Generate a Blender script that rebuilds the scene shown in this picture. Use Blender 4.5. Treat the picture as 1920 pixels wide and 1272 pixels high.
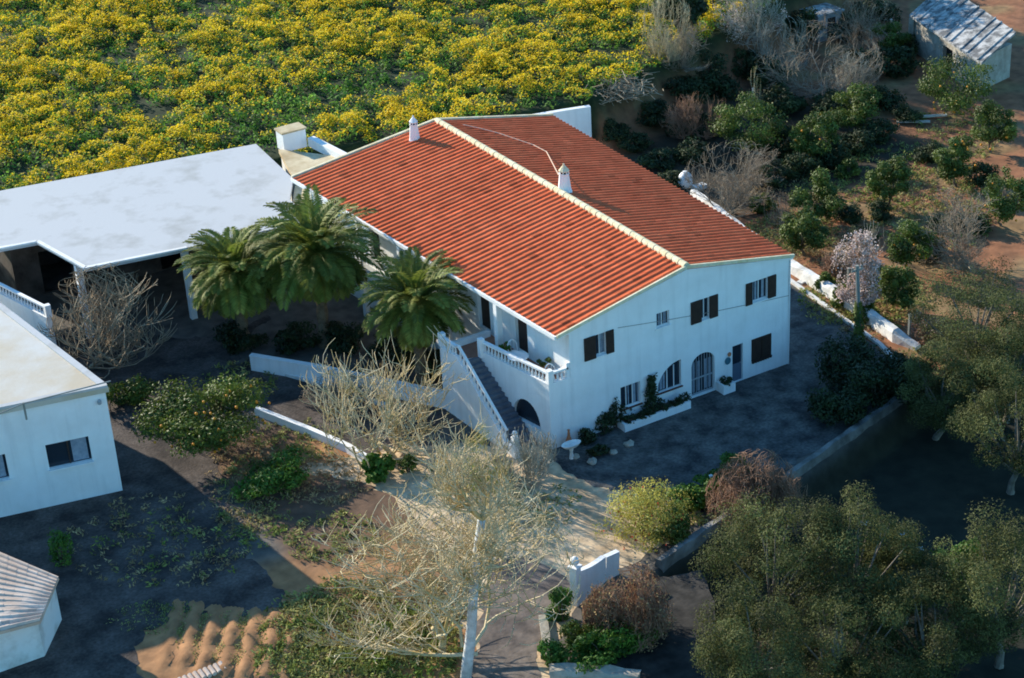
import bpy, math, random
import numpy as np
from mathutils import Vector, geometry

SC = bpy.context.scene
COL = SC.collection
for o in list(bpy.data.objects):
    bpy.data.objects.remove(o)

# ------------------------------------------------------------------ camera, sky, sun, exposure
CAM_ROT = [math.radians(a) for a in (62.2163, 3.0098, -31.4262)]
CAM_LOC = np.array([-39.4307, -65.5687, 46.2638])
FPX = 3544.74
cam = bpy.data.cameras.new('camera')
cam.sensor_width = 36.0
cam.lens = FPX * 36.0 / 1920.0
cam.clip_start = 1.0
cam.clip_end = 2000.0
camo = bpy.data.objects.new('camera', cam)
camo.location = CAM_LOC
camo.rotation_euler = CAM_ROT
COL.objects.link(camo)
SC.camera = camo
SC.cycles.filter_width = 1.8

SUN_EL = math.radians(21.5)
SUN_AZ = math.radians(-17.0)          # measured from +Y towards +X
W = bpy.data.worlds.new('World')
SC.world = W
W.use_nodes = True
nt = W.node_tree
nt.nodes.clear()
sky = nt.nodes.new('ShaderNodeTexSky')
sky.sky_type = 'NISHITA'
sky.sun_disc = False
sky.sun_elevation = SUN_EL
sky.sun_rotation = SUN_AZ
sky.air_density = 1.2
sky.dust_density = 0.2
sky.ozone_density = 4.0
bg = nt.nodes.new('ShaderNodeBackground')
bg.inputs['Strength'].default_value = 0.12
wo = nt.nodes.new('ShaderNodeOutputWorld')
cool = nt.nodes.new('ShaderNodeVectorMath')      # cool film balance of the open shade
cool.operation = 'MULTIPLY'
cool.inputs[1].default_value = (0.62, 1.05, 1.2)
nt.links.new(sky.outputs[0], cool.inputs[0])
nt.links.new(cool.outputs[0], bg.inputs[0])
nt.links.new(bg.outputs[0], wo.inputs[0])

sl = bpy.data.lights.new('sun', 'SUN')
sl.energy = 4.5
sl.angle = math.radians(0.5)
sl.color = (1.0, 0.91, 0.75)
so = bpy.data.objects.new('sun', sl)
tosun = Vector((math.sin(SUN_AZ) * math.cos(SUN_EL), math.cos(SUN_AZ) * math.cos(SUN_EL), math.sin(SUN_EL)))
so.rotation_euler = tosun.to_track_quat('Z', 'Y').to_euler()
so.location = (0, 40, 60)
COL.objects.link(so)
SC.view_settings.view_transform = 'Standard'
SC.view_settings.look = 'None'
SC.view_settings.gamma = 1.0
SC.view_settings.use_curve_mapping = False
SC.view_settings.exposure = 0.95

# ------------------------------------------------------------------ pixel -> world helpers
def _rot(rx, ry, rz):
    cx, sx, cy, sy, cz, sz = math.cos(rx), math.sin(rx), math.cos(ry), math.sin(ry), math.cos(rz), math.sin(rz)
    X = np.array([[1, 0, 0], [0, cx, -sx], [0, sx, cx]])
    Y = np.array([[cy, 0, sy], [0, 1, 0], [-sy, 0, cy]])
    Z = np.array([[cz, -sz, 0], [sz, cz, 0], [0, 0, 1]])
    return Z @ Y @ X
RM = _rot(*CAM_ROT)
def ray(px, py):
    return RM @ np.array([(px - 960) / FPX, -(py - 636) / FPX, -1.0])
def at(px, py, z=0.0):
    d = ray(px, py)
    return CAM_LOC + d * (z - CAM_LOC[2]) / d[2]
def smooth(t):
    t = np.clip(t, 0, 1)
    return t * t * (3 - 2 * t)
FB = np.array([(-80, 50), (-30, 41.0), (-14.5, 37.4), (1, 34.8), (6, 33.6), (14, 32.0), (22, 30.6), (29.5, 33), (45, 38.8), (120, 66)], float)
GB = np.array([(-2.5, -10.9), (-1.3, -10.4), (7.9, -8.4), (18.2, -5.4), (24, -4.4), (70, 6)], float)
FIELD_Z = 3.0
LOW_Z = -1.3
def gz(x, y):
    x = np.asarray(x, float); y = np.asarray(y, float)
    yb = np.interp(x, FB[:, 0], FB[:, 1])
    w = np.where(x > 22.5, 2.5, 0.7)
    z = FIELD_Z * smooth((y - yb + w * 0.9) / w)
    z = z + np.where(y > yb, 0.012 * (y - yb), 0)
    yl = np.interp(x, GB[:, 0], GB[:, 1])
    z = z + LOW_Z * smooth((yl - 0.35 - y) / 0.9) * smooth((x + 3.3) / 1.3)
    return z
def spot(px, py, h=0.0):
    """ground point under something seen at (px,py) that stands h above the ground"""
    z = h
    for _ in range(8):
        p = at(px, py, z)
        z = 0.5 * z + 0.5 * (float(gz(p[0], p[1])) + h)
    p = at(px, py, float(gz(p[0], p[1])) + h)
    return np.array([p[0], p[1], float(gz(p[0], p[1]))])
def above(px, py, B):
    """point on the pixel ray, at the depth of the vertical line over B"""
    d = ray(px, py)
    n = np.array([RM[0, 2], RM[1, 2], 0.0])
    return CAM_LOC + d * (np.dot(np.array(B) - CAM_LOC, n) / np.dot(d, n))
def mpp(B):
    """metres per photo pixel at B"""
    return -float(((np.array(B) - CAM_LOC) @ RM)[2]) / FPX

# ------------------------------------------------------------------ materials
def mat(name, col, rough=0.8, col2=None, scale=3.0, bump=0.0, bscale=None, tint=False, spec=0.3, trans=0.0, detail=5, fine=0.0, attr=None, ramp=(0.35, 0.65), streak=0.0):
    m = bpy.data.materials.new(name)
    m.use_nodes = True
    N, L = m.node_tree.nodes, m.node_tree.links
    b = N['Principled BSDF']
    b.inputs['Roughness'].default_value = rough
    b.inputs['Specular IOR Level'].default_value = spec
    tc = N.new('ShaderNodeTexCoord')
    c = None
    if attr:
        a = N.new('ShaderNodeAttribute'); a.attribute_name = attr
        c = a.outputs['Color']
    elif col2 is not None:
        nz = N.new('ShaderNodeTexNoise')
        nz.inputs['Scale'].default_value = scale
        nz.inputs['Detail'].default_value = detail
        nz.inputs['Roughness'].default_value = 0.6
        L.new(tc.outputs['Object'], nz.inputs['Vector'])
        rp = N.new('ShaderNodeValToRGB')
        rp.color_ramp.elements[0].position = ramp[0]; rp.color_ramp.elements[1].position = ramp[1]
        rp.color_ramp.elements[0].color = (*col, 1); rp.color_ramp.elements[1].color = (*col2, 1)
        L.new(nz.outputs['Fac'], rp.inputs['Fac'])
        c = rp.outputs['Color']
    if fine:
        n2 = N.new('ShaderNodeTexNoise'); n2.inputs['Scale'].default_value = fine; n2.inputs['Detail'].default_value = 4
        L.new(tc.outputs['Object'], n2.inputs['Vector'])
        mr = N.new('ShaderNodeMapRange'); mr.inputs[1].default_value = 0.3; mr.inputs[2].default_value = 0.7
        mr.inputs[3].default_value = 0.65; mr.inputs[4].default_value = 1.3
        L.new(n2.outputs['Fac'], mr.inputs[0])
        mx = N.new('ShaderNodeVectorMath'); mx.operation = 'SCALE'
        if c is None:
            rgb = N.new('ShaderNodeRGB'); rgb.outputs[0].default_value = (*col, 1); c = rgb.outputs[0]
        L.new(c, mx.inputs[0]); L.new(mr.outputs[0], mx.inputs['Scale'])
        c = mx.outputs[0]
    if tint:
        a = N.new('ShaderNodeAttribute'); a.attribute_name = 'tint'
        mx = N.new('ShaderNodeVectorMath'); mx.operation = 'SCALE'
        if c is None:
            rgb = N.new('ShaderNodeRGB'); rgb.outputs[0].default_value = (*col, 1); c = rgb.outputs[0]
        L.new(c, mx.inputs[0]); L.new(a.outputs['Fac'], mx.inputs['Scale'])
        c = mx.outputs[0]
    if streak:
        mp = N.new('ShaderNodeMapping'); mp.inputs['Scale'].default_value = (2.6, 2.6, 0.22)
        L.new(tc.outputs['Object'], mp.inputs['Vector'])
        n3 = N.new('ShaderNodeTexNoise'); n3.inputs['Scale'].default_value = 1.0; n3.inputs['Detail'].default_value = 7
        L.new(mp.outputs[0], n3.inputs['Vector'])
        m3 = N.new('ShaderNodeMapRange'); m3.inputs[1].default_value = 0.5; m3.inputs[2].default_value = 0.72
        m3.inputs[3].default_value = 1.0; m3.inputs[4].default_value = 1.0 - streak
        L.new(n3.outputs['Fac'], m3.inputs[0])
        x3 = N.new('ShaderNodeVectorMath'); x3.operation = 'SCALE'
        L.new(c, x3.inputs[0]); L.new(m3.outputs[0], x3.inputs['Scale']); c = x3.outputs[0]
    if c is None:
        b.inputs['Base Color'].default_value = (*col, 1)
    else:
        L.new(c, b.inputs['Base Color'])
    if bump:
        nb = N.new('ShaderNodeTexNoise'); nb.inputs['Scale'].default_value = bscale or scale * 4; nb.inputs['Detail'].default_value = 6
        L.new(tc.outputs['Object'], nb.inputs['Vector'])
        bp = N.new('ShaderNodeBump'); bp.inputs['Strength'].default_value = bump; bp.inputs['Distance'].default_value = 0.05
        L.new(nb.outputs['Fac'], bp.inputs['Height'])
        L.new(bp.outputs['Normal'], b.inputs['Normal'])
    if trans:
        t = N.new('ShaderNodeBsdfTranslucent')
        if c is None: t.inputs['Color'].default_value = (*col, 1)
        else: L.new(c, t.inputs['Color'])
        mix = N.new('ShaderNodeMixShader'); mix.inputs[0].default_value = trans
        out = N['Material Output']
        L.new(b.outputs[0], mix.inputs[1]); L.new(t.outputs[0], mix.inputs[2]); L.new(mix.outputs[0], out.inputs['Surface'])
    return m

M = {}
M['plaster'] = mat('white_plaster', (0.78, 0.77, 0.75), 0.9, (0.88, 0.88, 0.87), 0.7, 0.25, 9, ramp=(0.3, 0.7), streak=0.10)
M['old_plaster'] = mat('weathered_plaster', (0.50, 0.47, 0.42), 0.9, (0.78, 0.77, 0.74), 0.9, 0.3, 7, ramp=(0.3, 0.55))
M['roof_white'] = mat('limewashed_roof', (0.37, 0.365, 0.35), 0.9, (0.49, 0.49, 0.49), 0.5, 0.15, 5, ramp=(0.28, 0.5), fine=0)
M['roof_beige'] = mat('beige_roof', (0.50, 0.42, 0.31), 0.9, (0.56, 0.54, 0.50), 0.28, 0.2, 5, ramp=(0.38, 0.62))
M['tan_roof'] = mat('tan_roof', (0.42, 0.31, 0.17), 0.9, (0.66, 0.55, 0.36), 0.8, 0.3, 6)
M['tile'] = mat('terracotta_tile', (0.58, 0.115, 0.045), 0.95, (0.68, 0.165, 0.068), 0.8, 0.15, 12, tint=True, ramp=(0.25, 0.8), spec=0.08)
M['pink_tile'] = mat('faded_tile', (0.52, 0.38, 0.29), 0.9, (0.66, 0.54, 0.45), 1.0, 0.2, 12, tint=True)
M['ridge'] = mat('cream_mortar', (0.62, 0.52, 0.30), 0.9, (0.74, 0.68, 0.50), 3.0, 0.3, 14)
M['mortar'] = mat('mortar', (0.45, 0.38, 0.30), 0.9)
M['glass'] = mat('window_glass', (0.02, 0.028, 0.04), 0.12, spec=0.5)
M['curtain'] = mat('net_curtain', (0.20, 0.24, 0.30), 0.9, (0.30, 0.34, 0.40), 5.0)
M['shutter'] = mat('brown_shutter', (0.035, 0.020, 0.016), 0.6, (0.05, 0.03, 0.022), 6.0)
M['brown'] = mat('red_brown_paint', (0.10, 0.03, 0.022), 0.6)
M['door'] = mat('grey_blue_door', (0.10, 0.13, 0.18), 0.5)
M['iron'] = mat('pale_iron', (0.32, 0.34, 0.36), 0.5)
M['dark'] = mat('dark_opening', (0.012, 0.011, 0.011), 0.9)
M['stair'] = mat('stair_stone', (0.10, 0.105, 0.13), 0.85, (0.18, 0.18, 0.20), 3.0, 0.2)
M['floor'] = mat('terrace_tiles', (0.28, 0.12, 0.08), 0.8, (0.35, 0.17, 0.11), 2.0)
M['pot'] = mat('terracotta_pot', (0.42, 0.15, 0.07), 0.8, (0.5, 0.2, 0.1), 4.0)
M['white_metal'] = mat('white_metal', (0.72, 0.72, 0.72), 0.5)
M['pole'] = mat('concrete_pole', (0.20, 0.21, 0.19), 0.9, (0.28, 0.28, 0.25), 2.0)
M['cable'] = mat('cable', (0.30, 0.28, 0.26), 0.8)
M['pale_cable'] = mat('pale_cable', (0.62, 0.45, 0.33), 0.8)
M['white_bark'] = mat('whitewashed_bark', (0.40, 0.40, 0.39), 0.9, (0.66, 0.66, 0.65), 3.0, 0.4, 14)
M['fig_bark'] = mat('pale_lichen_bark', (0.44, 0.31, 0.11), 0.9, (0.58, 0.49, 0.32), 0.9, ramp=(0.36, 0.55))
M['vine_bark'] = mat('tan_bark', (0.26, 0.19, 0.12), 0.9, (0.40, 0.32, 0.22), 1.2)
M['grey_bark'] = mat('grey_twigs', (0.22, 0.165, 0.115), 0.9, (0.36, 0.29, 0.21), 0.8)
M['pale_twig'] = mat('whitish_twigs', (0.32, 0.28, 0.20), 0.9, (0.48, 0.45, 0.38), 0.8)
M['tan_twig'] = mat('straw_twigs', (0.34, 0.28, 0.17), 0.9, (0.44, 0.38, 0.24), 0.8)
M['red_twig'] = mat('red_brown_twigs', (0.26, 0.14, 0.085), 0.9, (0.36, 0.22, 0.14), 0.8)
M['trunk'] = mat('dark_bark', (0.10, 0.075, 0.055), 0.95, (0.18, 0.14, 0.10), 3.0, 0.4, 14)
M['olive_bark'] = mat('olive_bark', (0.12, 0.10, 0.08), 0.95, (0.24, 0.21, 0.17), 2.5, 0.4, 14)
M['palm_trunk'] = mat('palm_trunk', (0.13, 0.09, 0.055), 0.95, (0.22, 0.16, 0.10), 5.0, 0.6, 12)
M['palm'] = mat('palm_leaf', (0.115, 0.15, 0.022), 0.65, (0.24, 0.25, 0.05), 0.8, tint=True, trans=0.35)
M['citrus'] = mat('citrus_leaf', (0.05, 0.088, 0.013), 0.6, (0.12, 0.15, 0.022), 0.9, tint=True, trans=0.25)
M['yellow_leaf'] = mat('yellow_green_leaf', (0.34, 0.31, 0.05), 0.7, (0.48, 0.42, 0.10), 0.9, tint=True, trans=0.3)
M['olive'] = mat('olive_leaf', (0.050, 0.064, 0.016), 0.8, (0.135, 0.138, 0.045), 0.6, tint=True, trans=0.3)
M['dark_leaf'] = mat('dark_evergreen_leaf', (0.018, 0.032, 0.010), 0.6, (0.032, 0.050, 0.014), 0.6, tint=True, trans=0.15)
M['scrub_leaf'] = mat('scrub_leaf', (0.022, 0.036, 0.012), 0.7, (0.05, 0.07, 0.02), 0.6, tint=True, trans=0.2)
M['bright_leaf'] = mat('bright_green_leaf', (0.055, 0.13, 0.016), 0.6, (0.10, 0.19, 0.025), 0.9, tint=True, trans=0.3)
M['blossom'] = mat('pink_blossom', (0.58, 0.42, 0.38), 0.8, (0.70, 0.58, 0.52), 1.2, tint=True, trans=0.3)
M['red_flower'] = mat('red_flower', (0.45, 0.045, 0.02), 0.7)
M['orange'] = mat('orange_fruit', (0.75, 0.27, 0.02), 0.5)
M['weed'] = mat('field_leaf', (0.085, 0.20, 0.024), 0.7, (0.17, 0.30, 0.045), 0.25, tint=True, trans=0.35)
M['yellow_flower'] = mat('yellow_flower', (0.68, 0.48, 0.012), 0.8, (0.82, 0.61, 0.025), 0.3, tint=True, trans=0.35)
M['grass'] = mat('grass_blade', (0.14, 0.20, 0.03), 0.8, (0.38, 0.34, 0.12), 0.5, tint=True, trans=0.25)
M['dry'] = mat('dry_herb', (0.30, 0.20, 0.09), 0.9, (0.40, 0.30, 0.15), 0.6, tint=True, trans=0.2)
M['stone'] = mat('rough_stone', (0.28, 0.25, 0.20), 0.95, (0.46, 0.42, 0.35), 1.6, 0.6, 7)
M['slate'] = mat('grey_roof_sheet', (0.13, 0.13, 0.13), 0.95, (0.46, 0.45, 0.43), 1.6, 0.6, 7, ramp=(0.42, 0.6))
M['wood'] = mat('bleached_wood', (0.46, 0.40, 0.32), 0.9, (0.58, 0.53, 0.45), 4.0)
M['dim_wall'] = mat('mottled_grey_wall', (0.10, 0.095, 0.085), 0.95, (0.30, 0.29, 0.27), 0.9, 0.5, 6, ramp=(0.35, 0.7))  # mottled dark grey for the wall along the front yard
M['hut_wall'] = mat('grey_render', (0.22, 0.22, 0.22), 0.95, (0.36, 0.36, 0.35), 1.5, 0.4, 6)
M['barn_wall'] = mat('shade_toned_wall', (0.05, 0.04, 0.033), 0.95, (0.13, 0.11, 0.095), 0.8, 0.4, 5)  # barn wall darkened: shade under the roof put into its colour
M['lane_shade_tone'] = mat('shade_toned_lane', (0.10, 0.082, 0.075), 0.95, (0.20, 0.16, 0.13), 0.5, 0.4, 6, fine=2.2)  # brown-grey lane tone with the tree's shade painted in
M['pale_rock'] = mat('pale_rock', (0.52, 0.55, 0.58), 0.9, (0.66, 0.68, 0.70), 3.0)
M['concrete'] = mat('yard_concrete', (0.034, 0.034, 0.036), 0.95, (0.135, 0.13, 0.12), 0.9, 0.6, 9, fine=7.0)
M['sand'] = mat('sandy_earth', (0.46, 0.32, 0.19), 0.95, (0.68, 0.52, 0.34), 0.35, 0.35, 6, fine=1.6)
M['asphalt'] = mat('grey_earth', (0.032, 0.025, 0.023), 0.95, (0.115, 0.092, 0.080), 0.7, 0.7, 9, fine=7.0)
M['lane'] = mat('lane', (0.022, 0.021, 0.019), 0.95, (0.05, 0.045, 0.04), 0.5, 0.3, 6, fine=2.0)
M['kerb'] = mat('kerb', (0.55, 0.53, 0.50), 0.9, (0.70, 0.69, 0.66), 2.0)
M['plaque_blue'] = mat('blue_plaque', (0.06, 0.16, 0.20), 0.4)
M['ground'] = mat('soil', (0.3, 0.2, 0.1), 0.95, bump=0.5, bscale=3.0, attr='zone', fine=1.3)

# ------------------------------------------------------------------ object helpers
def tag(o, label=None, cat=None, group=None, kind=None):
    if label: o['label'] = label
    if cat: o['category'] = cat
    if group: o['group'] = group
    if kind: o['kind'] = kind
    return o
def thing(name, loc, label, cat, group=None, rz=0.0):
    o = bpy.data.objects.new(name, None)
    o.empty_display_size = 0.3
    COL.objects.link(o)
    o.location = tuple(float(v) for v in loc)
    o.rotation_euler = (0, 0, rz)
    return tag(o, label, cat, group)
def dup(o, parent=None):
    c = o.copy(); COL.objects.link(c); c.parent = parent
    for ch in list(o.children): dup(ch, c)
    return c
class MB:
    def __init__(s): s.v = []; s.f = []; s.n = 0; s.t = []
    def add(s, v, faces, tint=None):
        v = np.asarray(v, float).reshape(-1, 3)
        s.v.append(v)
        for fa in faces:
            fa = np.asarray(fa, int)
            if fa.ndim == 1: fa = fa[None]
            s.f.append(fa + s.n)
            if tint is None: s.t.append(np.ones(len(fa)))
            else:
                tt = np.asarray(tint, float)
                s.t.append(np.broadcast_to(tt, (len(fa),)) if tt.ndim == 0 else tt[:len(fa)])
        s.n += len(v)
        return s
    def poly(s, pts): return s.add(pts, [np.arange(len(pts))])
    def box(s, a, b):
        x0, y0, z0 = a; x1, y1, z1 = b
        return s.prism([(x0, y0), (x1, y0), (x1, y1), (x0, y1)], z0, z1)
    def prism(s, poly, z0, z1):
        p = np.asarray(poly, float); n = len(p)
        ar = np.sum(p[:, 0] * np.roll(p[:, 1], -1) - np.roll(p[:, 0], -1) * p[:, 1])
        if ar < 0: p = p[::-1]
        z0 = np.broadcast_to(np.asarray(z0, float), (n,)); z1 = np.broadcast_to(np.asarray(z1, float), (n,))
        if ar < 0: z0, z1 = z0[::-1], z1[::-1]
        v = np.concatenate([np.c_[p, z0], np.c_[p, z1]])
        i = np.arange(n); j = (i + 1) % n
        return s.add(v, [i[::-1], i + n, np.c_[i, j, j + n, i + n]])
    def bar(s, a, b, w, h, up=(0, 0, 1)):
        a = np.asarray(a, float); b = np.asarray(b, float)
        d = (b - a) / np.linalg.norm(b - a)
        u = np.asarray(up, float)
        r = np.cross(d, u); r /= np.linalg.norm(r); u = np.cross(r, d)
        q = [a + r * w / 2 * i + u * h / 2 * j for i, j in ((-1, -1), (1, -1), (1, 1), (-1, 1))]
        q += [p + (b - a) for p in q]
        return s.add(q, [[3, 2, 1, 0], [4, 5, 6, 7], [0, 1, 5, 4], [1, 2, 6, 5], [2, 3, 7, 6], [3, 0, 4, 7]])
    def tube(s, P, R, n=6, cap=True):
        P = np.asarray(P, float); R = np.broadcast_to(np.asarray(R, float), (len(P),))
        D = np.gradient(P, axis=0); D /= np.linalg.norm(D, axis=1)[:, None] + 1e-9
        ref = np.array([0.31, 0.22, 0.93])
        A = np.cross(D, ref); A /= np.linalg.norm(A, axis=1)[:, None] + 1e-9
        B = np.cross(D, A)
        t = np.arange(n) * 2 * np.pi / n
        ring = P[:, None] + R[:, None, None] * (np.cos(t)[None, :, None] * A[:, None] + np.sin(t)[None, :, None] * B[:, None])
        m = len(P)
        i = np.arange(m - 1)[:, None] * n; j = np.arange(n)[None]
        q = np.stack([i + j, i + (j + 1) % n, i + n + (j + 1) % n, i + n + j], -1).reshape(-1, 4)
        fs = [q]
        if cap: fs += [np.arange(n)[::-1], np.arange(n) + (m - 1) * n]
        return s.add(ring.reshape(-1, 3), fs)
    def lathe(s, prof, n=12, c=(0, 0, 0)):
        prof = np.asarray(prof, float)
        P = np.c_[np.zeros(len(prof)), np.zeros(len(prof)), prof[:, 1]] + np.asarray(c)
        t = np.arange(n) * 2 * np.pi / n
        ring = P[:, None] + prof[:, 0][:, None, None] * np.stack([np.cos(t), np.sin(t), 0 * t], -1)[None]
        m = len(prof); i = np.arange(m - 1)[:, None] * n; j = np.arange(n)[None]
        q = np.stack([i + j, i + (j + 1) % n, i + n + (j + 1) % n, i + n + j], -1).reshape(-1, 4)
        return s.add(ring.reshape(-1, 3), [q, np.arange(n)[::-1], np.arange(n) + (m - 1) * n])
    def mesh(s, name, m, smooth=False):
        me = bpy.data.meshes.new(name)
        V = np.concatenate(s.v) if s.v else np.zeros((0, 3))
        loops = np.concatenate([f.ravel() for f in s.f])
        tot = np.concatenate([np.full(len(f), f.shape[1]) for f in s.f])
        me.vertices.add(len(V)); me.vertices.foreach_set('co', V.ravel().astype(np.float32))
        me.loops.add(len(loops)); me.loops.foreach_set('vertex_index', loops.astype(np.int32))
        me.polygons.add(len(tot))
        me.polygons.foreach_set('loop_start', np.concatenate([[0], np.cumsum(tot)[:-1]]).astype(np.int32))
        me.polygons.foreach_set('loop_total', tot.astype(np.int32))
        me.polygons.foreach_set('use_smooth', np.full(len(tot), bool(smooth)))
        me.update(calc_edges=True)
        tt = np.concatenate(s.t)
        if np.any(tt != 1.0):
            a = me.attributes.new('tint', 'FLOAT', 'FACE'); a.data.foreach_set('value', tt.astype(np.float32))
        me.materials.append(m)
        return me
    def build(s, name, m, parent=None, smooth=False, loc=None):
        o = bpy.data.objects.new(name, s.mesh(name, m, smooth)); COL.objects.link(o)
        if parent is not None: o.parent = parent
        if loc is not None: o.location = tuple(float(v) for v in loc)
        return o
def needs_tint(me):
    if 'tint' not in me.attributes:
        a = me.attributes.new('tint', 'FLOAT', 'FACE'); a.data.foreach_set('value', np.ones(len(me.polygons), np.float32))
    return me
def wall_panel(mb, outer, holes, o, u, v, n, depth):
    """flat wall in frame (origin o, axes u,v, outward n) with openings and their reveals"""
    o, u, v, n = [np.asarray(a, float) for a in (o, u, v, n)]
    loops = [outer] + holes
    flat = [p for l in loops for p in l]
    tris = geometry.tessellate_polygon([[Vector((p[0], p[1], 0)) for p in l] for l in loops])
    P = np.array([o + u * p[0] + v * p[1] for p in flat])
    T = np.array(tris)
    # orient to n
    nn = np.cross(P[T[:, 1]] - P[T[:, 0]], P[T[:, 2]] - P[T[:, 0]])
    fl = (nn @ n) < 0
    T[fl] = T[fl][:, ::-1]
    mb.add(P, [T])
    mb.add(P - n * depth, [T[:, ::-1]])
    for l in loops:
        q = np.array([o + u * p[0] + v * p[1] for p in l]); m = len(q)
        i = np.arange(m); j = (i + 1) % m
        mb.add(np.concatenate([q, q - n * depth]), [np.c_[i, j, j + m, i + m]])
def arch(x0, x1, z0, zs, za, n=14):
    """arched opening: springing at zs, apex za"""
    t = np.linspace(0, math.pi, n)
    cx, rx = (x0 + x1) / 2, (x1 - x0) / 2
    return [(x0, z0), (x1, z0)] + [(cx + rx * math.cos(a), zs + (za - zs) * math.sin(a)) for a in t]
def rect(x0, x1, z0, z1): return [(x0, z0), (x1, z0), (x1, z1), (x0, z1)]

# ------------------------------------------------------------------ ground
rng = np.random.default_rng(7)
def build_ground():
    xs = np.concatenate([np.arange(-220, -45, 8), np.arange(-45, -24, 1), np.arange(-24, -8, .25), np.arange(-8, 75, 0.5), np.arange(75, 300, 8)])
    ys = np.concatenate([np.arange(-160, -35, 8), np.arange(-35, -12, 1), np.arange(-12, 2, .25), np.arange(2, 60, 0.5), np.arange(60, 420, 6)])
    X, Y = np.meshgrid(xs, ys)
    Z = gz(X, Y)
    rough = 0.06 * np.sin(X * 1.7 + np.sin(Y * 0.9)) * np.sin(Y * 1.3 + 1.1 * np.sin(X * 0.7))
    # keep the paved yards flat
    flat = ((X > -36) & (X < 21.5) & (Y > -12) & (Y < 30)) | ((X > -20) & (X < 4) & (Y > -40) & (Y <= -12))
    Z = Z + np.where(flat, 0, rough)
    # vegetable ridges
    g = at(430, 1205, 0)
    gv = (at(437, 1165, 0) - at(420, 1250, 0)); gv /= np.linalg.norm(gv)
    gu = np.array([gv[1], -gv[0], 0])
    su = (X - g[0]) * gu[0] + (Y - g[1]) * gu[1]; sv = (X - g[0]) * gv[0] + (Y - g[1]) * gv[1]
    k = smooth((2.9 - abs(su)) / 0.6) * smooth((2.5 - abs(sv + .25 * su)) / 0.5) * (.75 + .25 * np.sin(sv * 2.9 + su * 1.1))
    Z = Z + k * 0.26 * (0.5 + 0.5 * np.cos(su * 2 * math.pi / 0.85))
    Z = Z + np.where(k > .05, np.random.default_rng(2).normal(0, .022, Z.shape), 0)
    nx, ny = len(xs), len(ys)
    V = np.stack([X, Y, Z], -1).reshape(-1, 3)
    i = np.arange(ny - 1)[:, None] * nx; j = np.arange(nx - 1)[None]
    q = np.stack([i + j, i + j + 1, i + nx + j + 1, i + nx + j], -1).reshape(-1, 4)
    mb = MB(); mb.add(V, [q])
    o = mb.build('ground', M['ground'], smooth=True)
    x, y = V[:, 0], V[:, 1]
    wob = 1.2 * np.sin(x * 0.55 + 1.3 * np.sin(y * 0.4)) + 0.8 * np.sin(y * 0.8 + x * 0.3)
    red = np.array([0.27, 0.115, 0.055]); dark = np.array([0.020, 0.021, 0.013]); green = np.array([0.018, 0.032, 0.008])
    grey = np.array([0.12, 0.105, 0.09]); garden = np.array([0.34, 0.17, 0.075]); dry = np.array([0.26, 0.19, 0.085])
    C = np.tile(grey, (len(V), 1))
    def blend(mask, c):
        nonlocal C
        C = C * (1 - mask[:, None]) + c * mask[:, None]
    yb = np.interp(x, FB[:, 0], FB[:, 1])
    blend(smooth((x - 17 + 0.3 * wob) / 2), red)                       # orchard soil
    blend(smooth((x - 17) / 2) * smooth((np.sin(x * 0.9 + wob) * np.sin(y * 0.7 - wob) - 0.1) / 0.5) * 0.6, dry)
    blend(smooth((y - yb + 1.5) / 1.5), green)
    yl = np.interp(x, GB[:, 0], GB[:, 1])
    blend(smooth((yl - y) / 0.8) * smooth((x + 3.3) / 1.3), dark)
    blend(smooth((y - 14) / 3) * smooth((yb - 2 - y) / 2) * smooth((x - 16) / 2) * smooth((42 - x) / 5) * 0.92, dark)  # soil blackened here: the hollow's shade put into the ground colour
    blend(smooth((-8 - x + 0.4 * wob) / 1.5) * smooth((0.5 - y + 0.5 * wob) / 2), garden)
    blend(smooth((-11 - x + 0.4 * wob) / 2) * smooth((-7.2 - y + 0.4 * wob) / 1.5) * smooth((x + 19) / 2) * 0.5, dry)
    ax = 0.85 * smooth((x + 14.5) / 1) * smooth((-6.5 - x + .3 * wob) / 1.2) * smooth((y + 3) / 1.5) * smooth((11 - y) / 1.5)
    blend(ax, np.array([0.13, 0.072, 0.042]))
    ax = smooth((-7.3 - x + 0.2 * wob) / 1) * smooth((y - 3.0 + 0.3 * wob + (x + 7) * 0.4) / 1) * smooth((y + 0) / 1) * smooth((9 - y) / 2) * smooth((x + 14) / 1.5)
    blend(ax, garden)
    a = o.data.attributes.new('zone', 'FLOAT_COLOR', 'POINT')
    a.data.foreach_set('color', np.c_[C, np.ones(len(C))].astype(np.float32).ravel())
    tag(o, kind='structure')
build_ground()
def sheet(name, pts, m, z=0.012, wob=0.0, seed=1):
    P = np.array([p[:2] for p in pts], float)
    out = []
    r = np.random.default_rng(seed)
    for i in range(len(P)):
        a, b = P[i], P[(i + 1) % len(P)]
        n = max(2, int(np.linalg.norm(b - a) / 0.28)); ph = r.uniform(0, 6.3, 4)
        for t in np.arange(n) / n:
            L_ = t * np.linalg.norm(b - a)
            out.append(a + (b - a) * t + ((r.normal(0, wob * .55, 2) + wob * 1.3 * np.array([math.sin(L_ * 1.3 + ph[0]) + .6 * math.sin(L_ * 3.1 + ph[1]), math.sin(L_ * 1.5 + ph[2]) + .6 * math.sin(L_ * 2.7 + ph[3])]) * min(1, L_ / .5)) if wob else 0))
    mb = MB()
    tris = geometry.tessellate_polygon([[Vector((p[0], p[1], 0)) for p in out]])
    T = np.array(tris); V = np.c_[np.array(out), np.full(len(out), z)]
    nn = np.cross(V[T[:, 1]] - V[T[:, 0]], V[T[:, 2]] - V[T[:, 0]])[:, 2]
    T[nn < 0] = T[nn < 0][:, ::-1]
    mb.add(V, [T])
    return tag(mb.build(name, m), kind='structure')
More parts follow.
